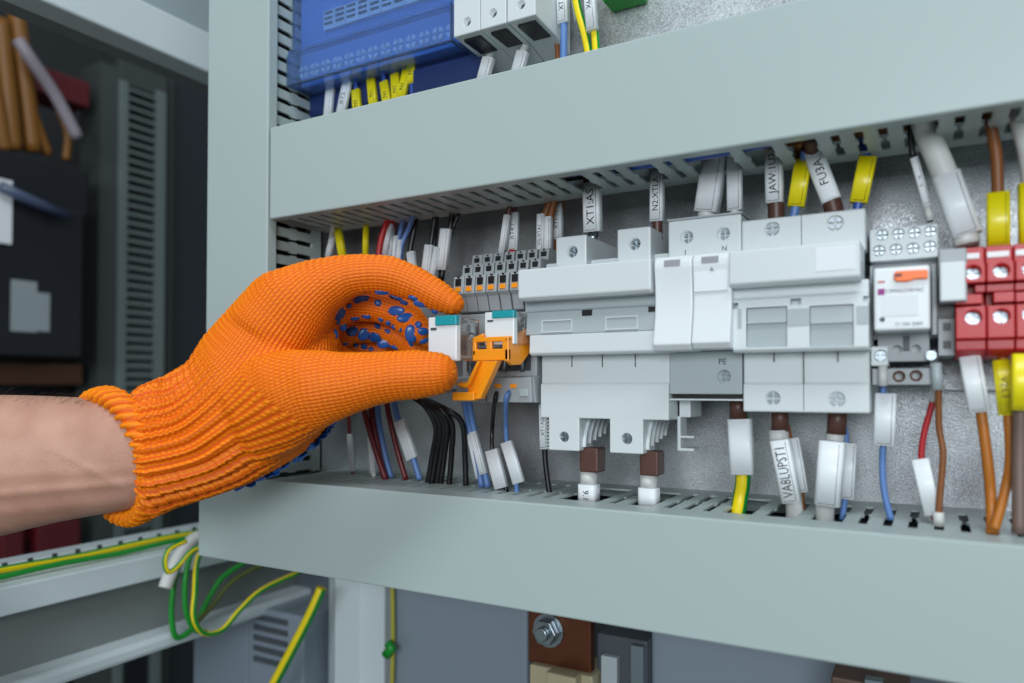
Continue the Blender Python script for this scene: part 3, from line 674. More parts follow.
# ---------------- lower row
LW = 'marked wires entering the lower duct'
zd = .33
W('control_wire', 'orange-brown wire nearest the glove entering the lower duct', M_oran, 2.5, [(310, 420, .345), (309, 450, .34), (308, 475, .335)], .34, (), LW)
W('control_wire', 'thin black wire behind the thumb entering the lower duct', M_wblack, 1.4, [(330, 400, .36), (330, 430, .358), (330, 468, .35)], .355, (), LW)
W('control_wire', 'dark red wire ending in a narrow white sleeve below the thumb', M_dred, 1.8, [(348, 385, .345), (348.5, 410), (350, 440), (353, 478)], .34, [(349.5, 434, 352.5, 471, 5, .339)], LW)
W('control_wire', 'dark red wire, left one, curving from behind the thumb', M_dred, 3, [(360, 385, .335), (364, 410), (374, 445), (386, 480)], .328, (), LW)
W('control_wire', 'dark red wire, second one, curving from behind the thumb', M_dred, 3, [(372, 385, .337), (372, 415), (379, 450), (384, 478)], .331, (), LW)
W('control_wire', 'blue wire running beside the dark red pair below the thumb', M_blue, 3.2, [(376, 385, .34), (378, 415), (384, 450), (391, 478)], .333, (), LW)
W('control_wire', 'white sleeved wire left of the dark red pair', M_wwhite, 2.5, [(368, 400), (371, 430), (374, 478)], .336, [(370.5, 436, 373.5, 473, 6, .335)], LW)
W('control_wire', 'dark red wire left of the slanted white sleeve below the thumb', M_dred, 2.8, [(385, 385, .335), (388, 410), (396, 445), (406, 480)], .33, (), LW)
W('control_wire', 'blue wire through a slanted white sleeve below the thumb', M_blue, 3, [(392, 388, .335), (397, 415), (412, 455), (420, 480)], .328, [(399.5, 421, 412.5, 459, 13, .327, None, None, .42, None, 1, .62, None, False)], LW, [(371, 402, 373, 413, 7, M_wwhite, .335, 'cap')])
for k, (us_, um, ue, nm) in enumerate(((412, 436, 427, 'leftmost'), (415, 440, 431, 'second'), (417, 444, 436, 'third'), (419, 447, 440, 'fourth'), (421, 452, 449, 'fifth'), (424, 462, 466, 'rightmost'))):
    W('control_wire', f'black wire of the bundle under the thumb tip, {nm} where it enters the duct', M_wblack, 2.9, [(us_, 396+k*.6, .318+k*.003), ((us_+um)/2+2, 407+k*.4, .318), (um, 428-k, .322), ((um+ue)/2+1, 455, .326), (ue, 487, .327)], .322, (), 'black wire bundle')
W('control_wire', 'blue wire in a narrow pale sleeve right of the black bundle', M_blue, 3.2, [(463, 392, .318), (469, 425), (476, 455), (482, 487)], .326, [(470, 434, 479, 478, 6, .326)], LW)
W('control_wire', 'blue wire in a slanted pale sleeve beside the open orange clip', M_blue, 3.2, [(468, 392, .318), (473, 425), (481, 455), (488, 487)], .324, [(473, 432, 484, 474, 8, .322)], LW)
W('control_wire', 'thin black wire in a white sleeve below the orange clips', M_wblack, 2.2, [(497, 392, .307), (495, 400, .304), (492.5, 425), (492.5, 449), (501, 470), (507, 492)], .322, [(492, 450, 501.5, 488, 14.5, .321, None, None, .5, None, 1, .62, None, False)], LW)
W('control_wire', 'thin blue wire in a slanted white sleeve below the orange clips', M_blue, 2.4, [(510, 391, .307), (506, 399, .304), (506, 425), (507, 442), (515, 470), (517, 494)], .32, [(506.5, 442, 519, 483, 12.5, .319, None, None, .5, None, 1, .62, None, False)], LW)
W('control_wire', 'black wire coming out of the lettered sleeve left of the fuse switch', M_wblack, 2.8, [(545, 405), (545, 430), (545, 455), (547, 475), (550, 496)], .328, [(543.5, 404, 544.5, 449, 9, .322, None, 'XT1:N3')], LW)
for i, (u, v) in enumerate(((589, 454), (649, 457.5))):
    nm = ('white sleeve marked 9.1', 'plain white sleeve')[i]
    o = W('power_cable', f'cable with copper coloured cap and {nm} under the wide fuse switch', M_wwhite, 7.5, [(u+.3, v+5), (u, v+20), (u, v+38), (u+1, v+62)], .322, [(u, v+30, u, v+51, 19.5, .322, None, '9.1' if i == 0 else None, .9, None, -1, .45, None, False)], 'capped cables under the fuse switch')
    m = MB(); yy = .317; a, b = X(u-10, yy), X(u+8.5, yy); m.box(a, b, yy, yy+.010, Z(u, v+18.5, yy), Z(u, v-6, yy)); m.build('insulating_cap', M_dbrown, o, bevel=.0008)
    m = MB(); m.tube([at(u, v+17, .3222), at(u, v+31, .3222)], 9*px(u, .32), 16); m.build('inner_sleeve', M_wwhite, o)
o = W('earth_wire', 'green and yellow earth wire in a white sleeve under the PE terminal', M_gy, 7.5, [(740, 400), (742, 440), (743, 478), (740, 500), (735, 530, .325)], .33, [(739.8, 419, 742.8, 474, 23, .325, None, None, .55, None, 1, .62, None, False)], LW)
MB().tube([at(738, 395, .327), at(738.5, 420, .327)], 8.5*px(738, .327), 14).build('heat_shrink', M_dbrown, o)
o = W('power_cable', 'white cable in a lettered slanted sleeve under the right fuse switch', M_wwhite, 8, [(779, 405), (779, 428), (786, 470), (794, 505), (793, 530, .32)], .328, [(780, 440, 792, 502, 18.5, .319, None, 'VA8LUPST1', .6, None, 1, .75)], LW)
MB().tube([at(780, 405, .327), at(780, 431, .327)], 8.5*px(780, .327), 14).build('heat_shrink', M_dbrown, o)
MB().tube([at(778.5, 430, .327), at(779, 442, .327)], 9.5*px(780, .327), 14).build('inner_sleeve', M_wwhite, o)
W('control_wire', 'brown wire in a plain sleeve behind the lettered slanted one', M_brown, 3.2, [(787, 425), (789, 437), (796, 465), (801, 495), (802, 515)], .332, [(793.5, 438, 803, 492, 11, .329)], LW)
o = W('power_cable', 'white cable in a wide plain sleeve under the rightmost screw of the fuse switch', M_wwhite, 8.8, [(838, 405), (836, 430), (828, 475), (825, 505), (825, 535, .32)], .328, [(832.5, 441, 827.5, 505, 24, .32, None, None, .6)], LW)
MB().tube([at(838, 405, .327), at(836.5, 434, .327)], 9.2*px(838, .327), 14).build('heat_shrink', M_dbrown, o)
W('control_wire', 'blue wire in a plain sleeve behind the wide white one', M_blue, 3, [(845, 428), (846, 440), (848, 480), (844, 505), (842, 520)], .333, [(850.5, 443, 847.5, 499, 12, .331)], LW)
W('control_wire', 'light blue wire from the relay socket through a white sleeve', M_blue, 3.2, [(883, 378, .325), (883, 392), (884, 430), (882.5, 460), (884, 490), (891, 520)], .325, [(886, 393.5, 884, 445.5, 19.5, .322, None, None, .42, None, 1)], LW, [(883, 366, 883, 386, 4, M_wwhite, .316)])
W('control_wire', 'red wire ending in a plain white sleeve under the relay socket', M_wred, 3, [(934, 385), (932, 404), (924, 434), (921.5, 460), (927, 490), (935, 520)], .326, [(920, 459, 933, 515, 15.5, .322, None, None, .42, None, 1, .62, None, False)], LW, [(934, 378, 933, 402, 3.2, M_wwhite, .325)])
W('control_wire', 'brown wire running down from the relay socket in front of the white sleeve', M_brown, 3.1, [(937.5, 366, .316), (938.5, 390, .318), (939, 426), (943, 455), (939.5, 500), (938.5, 525, .32)], .32, (), LW, [(936, 363, 937.5, 390, 5, M_devm, .3165), (938.5, 512, 938.5, 526, 5, M_wwhite, .32)])
W('power_wire', 'brown wire in a white sleeve under the red terminal block', M_oran, 5, [(970, 352, .318), (975, 385), (981, 412), (988, 465), (991, 500), (992, 534, .31)], .318, [(969.5, 356, 979.5, 412, 19, .315, None, None, .42, None, 1)], LW)
W('power_wire', 'brown wire in a lettered yellow sleeve crossing to the same duct opening', M_oran, 4.6, [(1002, 352, .318), (1005, 385), (1008, 415), (1010, 460), (1004, 495), (994, 530, .308)], .316, [(1001, 360, 1007, 415, 15, .315, M_yel, 'V2:L3', .42, None, -1)], LW)
W('power_wire', 'grey-brown wire in a yellow sleeve at the right edge', M_gbrown, 6.3, [(1020, 350, .318), (1020, 400), (1019, 460), (1019, 534, .31)], .312, [(1022, 354, 1021, 410, 17, .307, M_yel)], LW)
# a few conductors inside the duct, seen through its openings
for i, (zc, yy, mm, rr, lb) in enumerate(((.0060, D+.0165, M_dblue, .0032, 'blue conductor lying inside the upper duct'), (.0115, D+.014, M_blue, .002, 'light blue conductor lying inside the upper duct'),
                                 (.0095, D+.034, M_brown, .0016, 'brown conductor lying inside the upper duct'), (.018, D+.026, M_wwhite, .0028, 'white cable lying inside the upper duct'))):
    m = MB(); m.tube([(X(430, D)+ (k/20)*(.47-X(430, D)) , yy+.002*math.sin(k*.9+i), ztb+zc+.0015*math.sin(k*1.3+i*2)) for k in range(21)], rr, 10)
    m.build('duct_wire', mm, label=lb, category='wire')
# ================================================================== top row
yT = .305
t = thing('distribution_block', 'terminal block under a transparent blue cover at the top left', 'distribution block', (X(370, yT), yT, Z(287, 88, yT)))
xa, xb = X(284, yT), X(452, yT); z0 = Z(287, 86, yT); z1 = z0+.085
zs = z0+.020
m = MB(); w = .0014
pr_o = [(yT, z0), (yT, zs-.002), (yT+.004, zs), (yT+.004, z1), (yT+.022, z1), (yT+.022, z0)]
pr_i = [(yT+w, z0+w), (yT+w, zs-.002), (yT+.004+w, zs+w), (yT+.004+w, z1-w), (yT+.022, z1-w), (yT+.022, z0+w)]
m.prism(pr_o, xa, xa+w); m.prism(pr_o, xb-w, xb)
m.box(xa+w, xb-w, yT, yT+w, z0, zs-.002); m.box(xa+w, xb-w, yT+.004, yT+.004+w, zs, z1); m.box(xa+w, xb-w, yT+w, yT+.02, z0, z0+w); m.box(xa+w, xb-w, yT, yT+.0055, zs-.002, zs)
m.build('cover', M_blueclear, t, bevel=.0004)
m = MB(); m.box(xa+.002, xb-.002, yT+.010, TB-.004, z0+.003, z1); body = m.build('terminal_body', mat('pale_blue_plastic', (112, 152, 208), .4), t, bevel=.0005)
for k in range(13):
    p = Vector((xa+.006+k*(xb-xa-.012)/12, yT+.0085, z0+.0100)); m = MB(); m.screw(p, .0036); m.build('screw', mat('nickel', (232, 236, 240), .4, metal=.3), t)
m = MB()
for k in range(9):
    m = MB(); c = xa+.022+k*(xb-xa-.040)/9; m.box(c, c+.008, yT+.0075, yT+.0100, z0+.030, z0+.041); m.build('label_strip', M_white, t, bevel=.0004)
m = MB()
for k in range(9):
    c = xa+.022+k*(xb-xa-.040)/9
    for q in range(3): m.box(c+.001, c+.007, yT+.0072, yT+.0076, z0+.0325+q*.003, z0+.034+q*.003)
m.build('label_print', M_dgrey, t)
m = MB(); m.box(xa, xb, TB-.012, TB-.001, z0-.012, z0+.002); m.build('mounting_foot', mat('navy_plastic', (28, 46, 96), .4), t, bevel=.0006)
# dark blue block behind
m = MB(); m.ub(414, 480, 62, 96, .322, TB-.001); m.ub(412, 486, 70, 98, .318, .324); m.build('busbar_block', mat('navy_plastic', (28, 46, 96), .4), bevel=.0006, label='dark blue block below the white breaker at the top', category='terminal block')
# breaker, three poles
yM = .296
t = thing('circuit_breaker', 'white three-pole breaker cropped by the top edge of the picture', 'circuit breaker', (X(495, yM), yM, Z(453, 38, yM)))
z0 = Z(453, 37.5, yM)
for a, b in ((453, 479.5), (480, 506), (507, 535.5)):
    xa, xb = X(a, yM), X(b, yM)
    m = MB(); m.prism([(yM, z0), (yM, z0+.07), (TB-.002, z0+.07), (TB-.002, z0-.004), (yM+.022, z0-.001)], xa, xb)
    hu, hv = {453: (467, 21.6), 480: (493, 13), 507: (521, 4.6)}[a]
    m.hole(hu, hv, yM, 4.8, .006)
    pole = m.build('pole', M_dev, t, bevel=.0005)
    q = at(hu, hv, yM); MB().tube([q+Vector((0, .0035, 0)), q+Vector((0, .0058, 0))], .0020, 16).build('screw', M_dgrey, pole)  # screw coloured dark to deepen the shade in the hole
    MB().box(xa+.0035, xb-.0022, yM+.004, yM+.020, z0-.0014, z0+.001).build('terminal_opening', M_black, pole)
for a, b, c, d in ((483, 70, 489, 76), (512, 58, 522, 68)): pass
p0 = at(483, 62, .315)
for (u, v, lab) in ((486, 66, 'pale sleeve on the wire leaving the left breaker pole'), (520, 60, 'pale sleeve on the wire leaving the middle breaker pole')):
    W('control_wire', lab, M_wwhite, 4, [(u+6, v-16, .318), (u, v, .320), (u-6, v+30, .322)], .32, [(u+3, v-8, u-4, v+18, 13, .316)], 'wires of the upper row')
UW = 'wires of the upper row'
W('control_wire', 'light blue wire in a white sleeve marked N:1X right of the breaker', M_blue, 3.6, [(562, -40), (563, 0), (564, 24), (563, 80)], .318, [(561.5, -30, 563.5, 24, 11.5, .318, None, 'XT1:N:1X', .42, None, 1)], UW)
W('control_wire', 'brown wire behind the blue one right of the breaker', M_brown, 2.6, [(555, -40), (556, 20), (559, 80)], .324, [(554, -30, 556, 26, 7, .323)], UW)
W('earth_wire', 'green and yellow wire, left of two, dropping into the duct by the breaker', M_gy, 4.2, [(571, -40), (577, 5), (586, 40), (592, 80)], .318, [(570, -35, 579, 20, 8, .322)], UW)
W('earth_wire', 'green and yellow wire in a lettered sleeve, right of two', M_gy, 4.2, [(588, -40), (592, 10), (595, 35), (598, 80)], .318, [(587.5, -30, 592.5, 31, 11.5, .316, None, 'X61:PE', .42, None, 1)], UW)
YW = ((363, 75, 369, 110, 'first'), (379, 78, 381, 108, 'second'), (388, 80, 391, 106, 'third'), (401, 68, 399, 102, 'fourth'), (412, 68, 411, 100, 'fifth'), (421, 58, 423, 90, 'sixth'))
for a, b, c, d, n in ((356, 90, 358, 118, 'first'), (371, 78, 374, 110, 'second'), (384, 82, 388, 108, 'third'), (395, 74, 397, 106, 'fourth'), (398+9, 70, 400, 104, 'fifth'), (411, 60, 412, 84, 'sixth')):
    W('control_wire', f'blue wire in a yellow sleeve, {n} from the left under the blue cover', M_dblue, 2.4, [(a, b-22, .322), (a, b-4), (c, d), (c+1, d+25)], .322, [(a, b, c, d, 10, .322, M_yel, 'N1')], UW)
W('control_wire', 'wire in a white sleeve, leftmost under the blue cover', M_wwhite, 2.4, [(331, 60), (330, 90), (327, 130)], .322, [(331, 84, 327.5, 122, 10, .322)], UW)
W('control_wire', 'wire in a slanted white sleeve left of the yellow ones', M_wwhite, 2.4, [(350, 60), (347, 85), (338, 125)], .32, [(348, 80, 340, 118, 11, .32, None, 'XT2')], UW)
t = thing('earth_terminal', 'green and yellow earth terminal at the top edge right of the breaker', 'terminal block', (X(620, .32), .32, Z(604, 12, .32)))
m = MB(); m.ub(603, 640, -35, 1, .322, TB-.001); m.build('housing', M_green, t, bevel=.0008)
m = MB(); m.ub(606, 612, -35, -4, .3205, .323); m.ub(618, 624, -35, -5, .3205, .323); m.build('stripe', mat('yellow_plastic', (235, 215, 20), .4), t)

# ================================================================== neighbouring cabinet on the left (out of focus)
XA = -.47
M_frame = mat('frame_paint', (205, 216, 220), .35)
def beam_x(m, v0s, x0, x1, ya, yb_, mi=0): m.prism(v0s, x0, x1, 'x', mi)
def yzx(u, v, x): p = atx(u, v, x); return (p.y, p.z)
# upper beam: runs in depth
t = thing('cabinet_frame', 'pale metal frame beam crossing the top left corner', 'frame beam', (XA, .4, atx(150, 60, XA).z))
pz = atx(208, 72, XA).z; top = atx(100, 2, XA).z
zt1 = atx(208, 72, XA).z; zt0 = atx(208, 32, XA).z
m = MB(); m.box(XA-.022, XA, .12, .95, zt1, zt1+(zt0-zt1)); m.build('lower_flange', M_frame, t, bevel=.0015)
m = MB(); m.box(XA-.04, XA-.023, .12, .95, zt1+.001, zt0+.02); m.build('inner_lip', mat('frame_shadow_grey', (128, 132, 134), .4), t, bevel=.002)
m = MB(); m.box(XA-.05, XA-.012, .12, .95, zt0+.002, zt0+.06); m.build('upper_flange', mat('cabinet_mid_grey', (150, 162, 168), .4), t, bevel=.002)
# lower beam
zb1 = atx(165, 553, XA).z; zb2 = atx(165, 577, XA).z; zb3 = atx(165, 632, XA).z; zb4 = atx(165, 647, XA).z
t = thing('cabinet_frame', 'pale metal frame beam in the lower left corner under the arm', 'frame beam', (XA, .4, zb4))
m = MB(); m.prism([(XA, zb1), (XA+.0, zb2), (XA-.012, zb2), (XA-.012, zb1-.002), (XA-.05, zb1-.002), (XA-.05, zb1)], .10, .55, 'y')
m.build('upper_flange', M_frame, t, bevel=.0015)
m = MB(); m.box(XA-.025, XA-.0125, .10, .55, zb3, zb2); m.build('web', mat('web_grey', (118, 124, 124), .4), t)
m = MB(); m.box(XA-.03, XA+.006, .10, .55, zb4, zb3); m.build('lower_flange', M_frame, t, bevel=.003)
# slotted earth strip + striped wires on the beam
m = MB(); m.box(XA-.048, XA-.03, .10, .45, zb1+.0005, zb1+.007)
t = m.build('wire_trunking', mat('frame_paint', (205, 216, 220), .35), bevel=.0008, label='low slotted trunking lying on the lower left beam', category='cable duct')
m = MB()
for k in range(22): m.box(XA-.0296, XA-.029, .11+k*.015, .113+k*.015, zb1+.002, zb1+.008)
m.build('slot', M_dgrey, t)
m = MB(); m.tube([(XA-.024, .10+k*.0175, zb1+.0045+.0006*math.sin(k)) for k in range(21)], .0024, 10); m.build('earth_wire', M_gy, label='green and yellow wire lying along the lower left beam', category='wire')
m = MB(); m.tube([(XA-.014, .10+k*.0175, zb1+.0035+.0006*math.cos(k*1.3)) for k in range(21)], .0018, 10); m.build('earth_wire', M_green, label='second thinner green wire lying along the lower left beam', category='wire')
# loops hanging off the corner
XL = -.452
def wx(name, label, color, rpx, path, x=XL, cat='wire', group=None):
    pts = [atx(p[0], p[1], p[2] if len(p) > 2 else x) for p in path]
    k = (pts[0]-CAM).dot(FWD)/F
    o = MB().tube(spline(pts, 8), rpx*k, 12).build(name, color, label=label, category=cat)
    if group: o['group'] = group
    return o
G = 'wires looping over the lower beam'
wx('flexible_conduit', 'short white flexible tube curving over the beam end', M_wwhite, 6, [(240, 528), (212, 533), (193, 540), (180, 555), (170, 575), (165, 588)], XL, 'conduit')
wx('earth_wire', 'green wire looped furthest left over the beam end', M_green, 2.7, [(212, 528), (196, 538), (186, 552), (176, 575), (172, 600), (172, 622), (176, 637), (186, 634), (197, 622), (208, 600), (222, 578), (245, 562)], XL-.006, group=G)
wx('earth_wire', 'green wire loop hanging in the middle beside the white tube', M_green, 2.6, [(206, 545), (192, 553), (186, 575), (185, 600), (188, 618), (196, 630), (206, 632)], XL+.004, group=G)
wx('earth_wire', 'green and yellow wire swinging right under the duct, lowest loop', M_gy, 2.8, [(204, 548), (197, 562), (195, 592), (194, 618), (204, 633), (222, 630), (240, 610), (262, 590), (300, 572)], XL+.012, group=G)
wx('earth_wire', 'small green and yellow loop crossing behind the white flexible tube', M_gy, 2.4, [(186, 541), (170, 549), (165, 560), (168, 572), (178, 566), (190, 552), (202, 546)], XL+.018, group=G)
wx('earth_wire', 'dark olive wire rising into the shadow under the duct', mat('dark_olive_wire', (84, 92, 40), .5), 2.6, [(197, 622), (212, 606), (232, 582), (262, 566), (300, 560)], XL-.004, group=G)
# louvred column on a far cabinet wall
XC = -.95
def bx_(m, u0, u1, v0, v1, x0, x1, uref=None, mi=0, zmin=None):
    ya, yb2 = atx(u0, 300, x1).y, atx(u1, 300, x1).y; ur = u0 if uref is None else uref
    zt_, zb_ = atx(ur, v0, x1).z, atx(ur, v1, x1).z
    if v1 == 640: zb_ = .551
    m.box(x0, x1, ya, yb2, zb_, zt_, mi)
M_dk = mat('cabinet_dark_grey', (62, 68, 68), .5); M_dk2 = mat('louvre_paint', (100, 112, 112), .45); M_vdk = mat('cabinet_interior_dark', (38, 44, 52), .55)
t = thing('louvred_column', 'tall dark grey panel with a column of louvre slots, left of the upright duct', 'panel', (XC, atx(138, 300, XC).y, atx(138, 800, XC).z))
m = MB(); bx_(m, 98, 126, 60, 640, XC-.05, XC-.004); m.build('flat_panel', M_dk, t)
m = MB(); bx_(m, 118, 127, 78, 640, XC-.008, XC); bx_(m, 155, 165, 78, 640, XC-.008, XC-.002, 127); m.build('frame', M_dk2, t, bevel=.001)
m = MB(); bx_(m, 118, 165, 60, 84, XC-.02, XC-.006, 127); m.build('header', M_dk, t, bevel=.001)
m = MB(); bx_(m, 127, 155, 84, 640, XC-.03, XC-.025); m.build('backing', M_vdk, t)
ya, yb2 = atx(127, 300, XC).y, atx(155, 300, XC).y; ztop = atx(127, 86, XC).z; zbot = atx(127, 640, XC).z
n = int((ztop-zbot)/.0122)
for k in range(n):
    z = ztop-k*.0122; m = MB(); m.prism([(XC-.001, z-.0042), (XC-.001, z-.0002), (XC-.02, z+.008), (XC-.02, z+.004)], ya, yb2, 'y'); m.build('louvre_slat', M_dk2, t)
m = MB(); bx_(m, 165, 260, 70, 640, XC-.06, XC-.03); m.build('panel', M_vdk, label='dark blue-grey panel between the louvres and the upright duct', category='panel')
m = MB(); bx_(m, 167, 172, 78, 640, XC-.03, XC-.02); m.build('panel_edge', M_dk, label='narrow dark grey strip right of the louvres', category='panel edge')
# dark neighbour devices
XD = -.90
t = thing('circuit_breaker', 'large black breaker with two pale labels at the left edge', 'circuit breaker', (XD, atx(45, 300, XD).y, atx(45, 362, XD).z))
m = MB(); bx_(m, -60, 84, 195, 356, XD-.12, XD, 0); bx_(m, -60, 88, 148, 200, XD-.12, XD-.012, 0); m.build('housing', mat('breaker_black', (16, 18, 26), .45), t, bevel=.003)
m = MB(); bx_(m, 11, 37, 279, 331, XD-.001, XD+.001, 11); bx_(m, 35, 50, 292, 331, XD-.001, XD+.0012, 35); m.build('paper_label', mat('grey_label', (140, 150, 154), .6), t)  # label colour greyer than the side label
m = MB(); bx_(m, -10, 11, 176, 241, XD-.001, XD+.002, -10); m.build('side_label', M_paper, t)
m = MB(); m.tube([atx(0, 186, XD+.01), atx(30, 200, XD+.01), atx(66, 216, XD+.01)], .006, 10); m.build('handle_bar', mat('slate_plastic', (70, 82, 110), .35), t)
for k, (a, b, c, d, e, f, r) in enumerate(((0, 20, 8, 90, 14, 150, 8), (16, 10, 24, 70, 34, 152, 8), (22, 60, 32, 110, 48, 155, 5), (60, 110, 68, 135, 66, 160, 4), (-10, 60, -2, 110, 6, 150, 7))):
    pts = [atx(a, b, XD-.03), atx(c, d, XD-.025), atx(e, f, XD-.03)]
    MB().tube(spline(pts, 8), r*.0012, 12).build('power_wire', mat('dimmed_orange_cable', (124, 80, 24), .5), label=('thick orange-brown cable at the far left edge', 'thick orange-brown cable second from the left edge', 'orange-brown cable below the grey hose', 'short brown cable right of the grey hose', 'orange-brown cable cut by the left edge')[k], category='cable')  # orange cable colour dimmed to stand for the dark cabinet interior
MB().tube(spline([atx(18, 40, XD), atx(30, 58, XD+.004), (atx(55, 95, XD)), atx(78, 138, XD)], 8), .007, 12).build('flexible_conduit', mat('grey_hose', (140, 132, 142), .5), label='grey hose curving above the black breaker', category='conduit')
m = MB(); bx_(m, 28, 88, 60, 88, XD-.10, XD-.05, 28); m.build('busbar_cover', mat('dimmed_red_plastic', (92, 12, 26), .5), label='dark red cover behind the grey hose', category='cover', bevel=.003)  # red of the covers darkened for the dim cabinet interior
m = MB(); bx_(m, 5, 28, 528, 562, XD-.10, XD-.05, 5); m.build('busbar_cover', mat('dimmed_red_plastic', (92, 12, 26), .5), label='small dark red cover under the forearm near the left edge', category='cover', bevel=.003)
m = MB(); bx_(m, 40, 84, 524, 556, XD-.10, XD-.05, 40); m.build('busbar_cover', mat('dimmed_red_plastic', (92, 12, 26), .5), label='wider dark red cover under the forearm, nearer the louvres', category='cover', bevel=.003)
m = MB(); bx_(m, -60, 84, 362, 385, XD-.13, XD-.06, 0); m.build('copper_bar', mat('dull_copper', (92, 60, 40), .5, metal=.4), label='dull copper bar under the black breaker', category='busbar', bevel=.002)
# cabinet shell of the neighbour, coloured dark to keep its interior dim
m = MB(); m.box(-1.15, .7, -.4, 1.3, .54, .55); w_ = m.build('floor', mat('cabinet_wall_dark', (36, 40, 44), .6)); w_['kind'] = 'structure'
m = MB(); m.box(-1.15, -1.14, -.4, 1.3, .55, 2.2); w_ = m.build('wall_left', mat('cabinet_wall_dark', (36, 40, 44), .6)); w_['kind'] = 'structure'
m = MB(); m.box(-1.14, -.30, 1.29, 1.30, .55, 2.2); w_ = m.build('wall_back', mat('cabinet_wall_dark', (36, 40, 44), .6)); w_['kind'] = 'structure'
# ================================================================== compartment below the lower duct
YB = .47
m = MB(); m.box(X(262, YB), .6, YB, YB+.004, .8, Z(424, 520, P)); w_ = m.build('wall_rear', mat('compartment_shade_grey', (84, 92, 100), .4)); w_['kind'] = 'structure'  # rear wall coloured dark in place of the shadow under the duct
M_cp = mat('compartment_panel', (128, 140, 152), .35)
m = MB(); m.box(X(392, .42), X(527, .42), .42, .43, .551, Z(424, 560, .42)); m.build('panel', M_cp, bevel=.002, label='plain blue-grey panel below the duct, left of the copper bar', category='panel')
m = MB(); m.box(X(650, .40), X(860, .40), .40, .41, .551, Z(650, 560, .40)); m.build('panel', M_cp, bevel=.002, label='plain grey panel below the duct, right of the copper bar', category='panel')
t = thing('busbar', 'copper busbar end with a bolt, below the lower duct', 'busbar', (X(560, .385), .385, Z(560, 667, .385)))
m = MB(); m.box(X(528, .385), X(590, .385), .385, .391, Z(530, 662, .385), Z(530, 560, .385)); m.build('bar', M_copper, t, bevel=.0006)
p = at(549, 630, .385); b = MB(); b.tube([p, p+Vector((0, -.0015, 0))], .0095, 24); b.build('washer', M_steel, t)
b = MB(); b.tube([p+Vector((0, -.0015, 0)), p+Vector((0, -.007, 0))], .0075, 6); b.tube([p+Vector((0, -.007, 0)), p+Vector((0, -.011, 0))], .004, 16); b.build('bolt', M_steel, t, bevel=.0004)
m = MB(); m.ub(529, 592, 664, 740, .38, .41); m.ub(545, 575, 672, 740, .372, .382); m.build('insulator', mat('cream_plastic', (170, 160, 130), .5), bevel=.0012, label='cream insulator under the copper bar', category='insulator')
t = thing('disconnector', 'grey switch partly hidden under the duct right of the copper bar', 'switch', (X(620, .39), .39, Z(600, 800, .39)))
m = MB(); m.ub(596, 646, 633, 800, .392, .43); m.build('housing', M_dgrey, t, bevel=.001)
m = MB(); m.ub(600, 616, 655, 800, .388, .394); m.build('front_plate', M_devm, t, bevel=.0006); m = MB(); m.ub(630, 642, 645, 800, .388, .394); m.build('side_plate', M_steel, t)
t = thing('insulating_post', 'dark brown and steel switch rim at the bottom edge right of the panel', 'insulator', (X(855, .36), .36, Z(850, 760, .36)))
m = MB(); m.ub(828, 905, 676, 760, .36, .39); m.build('block', mat('dull_brown_plastic', (96, 72, 60), .5), t, bevel=.001)
m = MB(); m.ub(862, 880, 679, 760, .355, .361); m.build('steel_rim', M_steel, t)
# upright profile strip and pipe
m = MB(); m.prism([(X(330, .44), .44), (X(350, .44), .425), (X(362, .44), .44), (X(385, .44), .44), (X(385, .44), .452), (X(330, .44), .452)], .9, Z(340, 570, .44), 'z'); m.build('frame_profile', M_frame, bevel=.001, label='pale upright steel profile under the lower duct', category='profile')
W('earth_wire', 'thin yellow wire hanging in front of the blue-grey panel', mat('yellow_wire', (170, 165, 60), .4), 2.2, [(392, 570, .415), (393, 640, .415), (391, 720, .415)], .41)
o = MB().tube([at(388, 643, .41), at(392, 648, .41), at(386, 655, .41)], .0035, 8).build('cable_tie', M_green, label='small green tie on the hanging yellow wire', category='cable tie')
W('earth_wire', 'green and yellow cable slanting down right of the vented box', M_gy, 5.2, [(322, 588, .40), (310, 615, .395), (292, 650, .39), (268, 695, .385)], .39)
t = thing('vented_box', 'grey box with louvre slots below the left end of the lower duct', 'enclosure', (X(270, .40), .40, Z(250, 720, .40)))
yv = .42
m = MB(); m.ub(250, 305, 606, 760, yv, yv+.05); m.build('front', M_cp, t, bevel=.002)
xs = X(250, yv); m = MB(); m.box(xs-.07, xs-.002, yv+.002, yv+.05, Z(250, 760, yv), Z(250, 606, yv)); m.build('side_panel', M_cp, t, bevel=.002)
for k in range(5):
    v = 614+k*10.5; m = MB(); m.ub(255, 288, v, v+5.2, yv-.0015, yv+.001); m.build('vent_slot', M_dgrey, t)
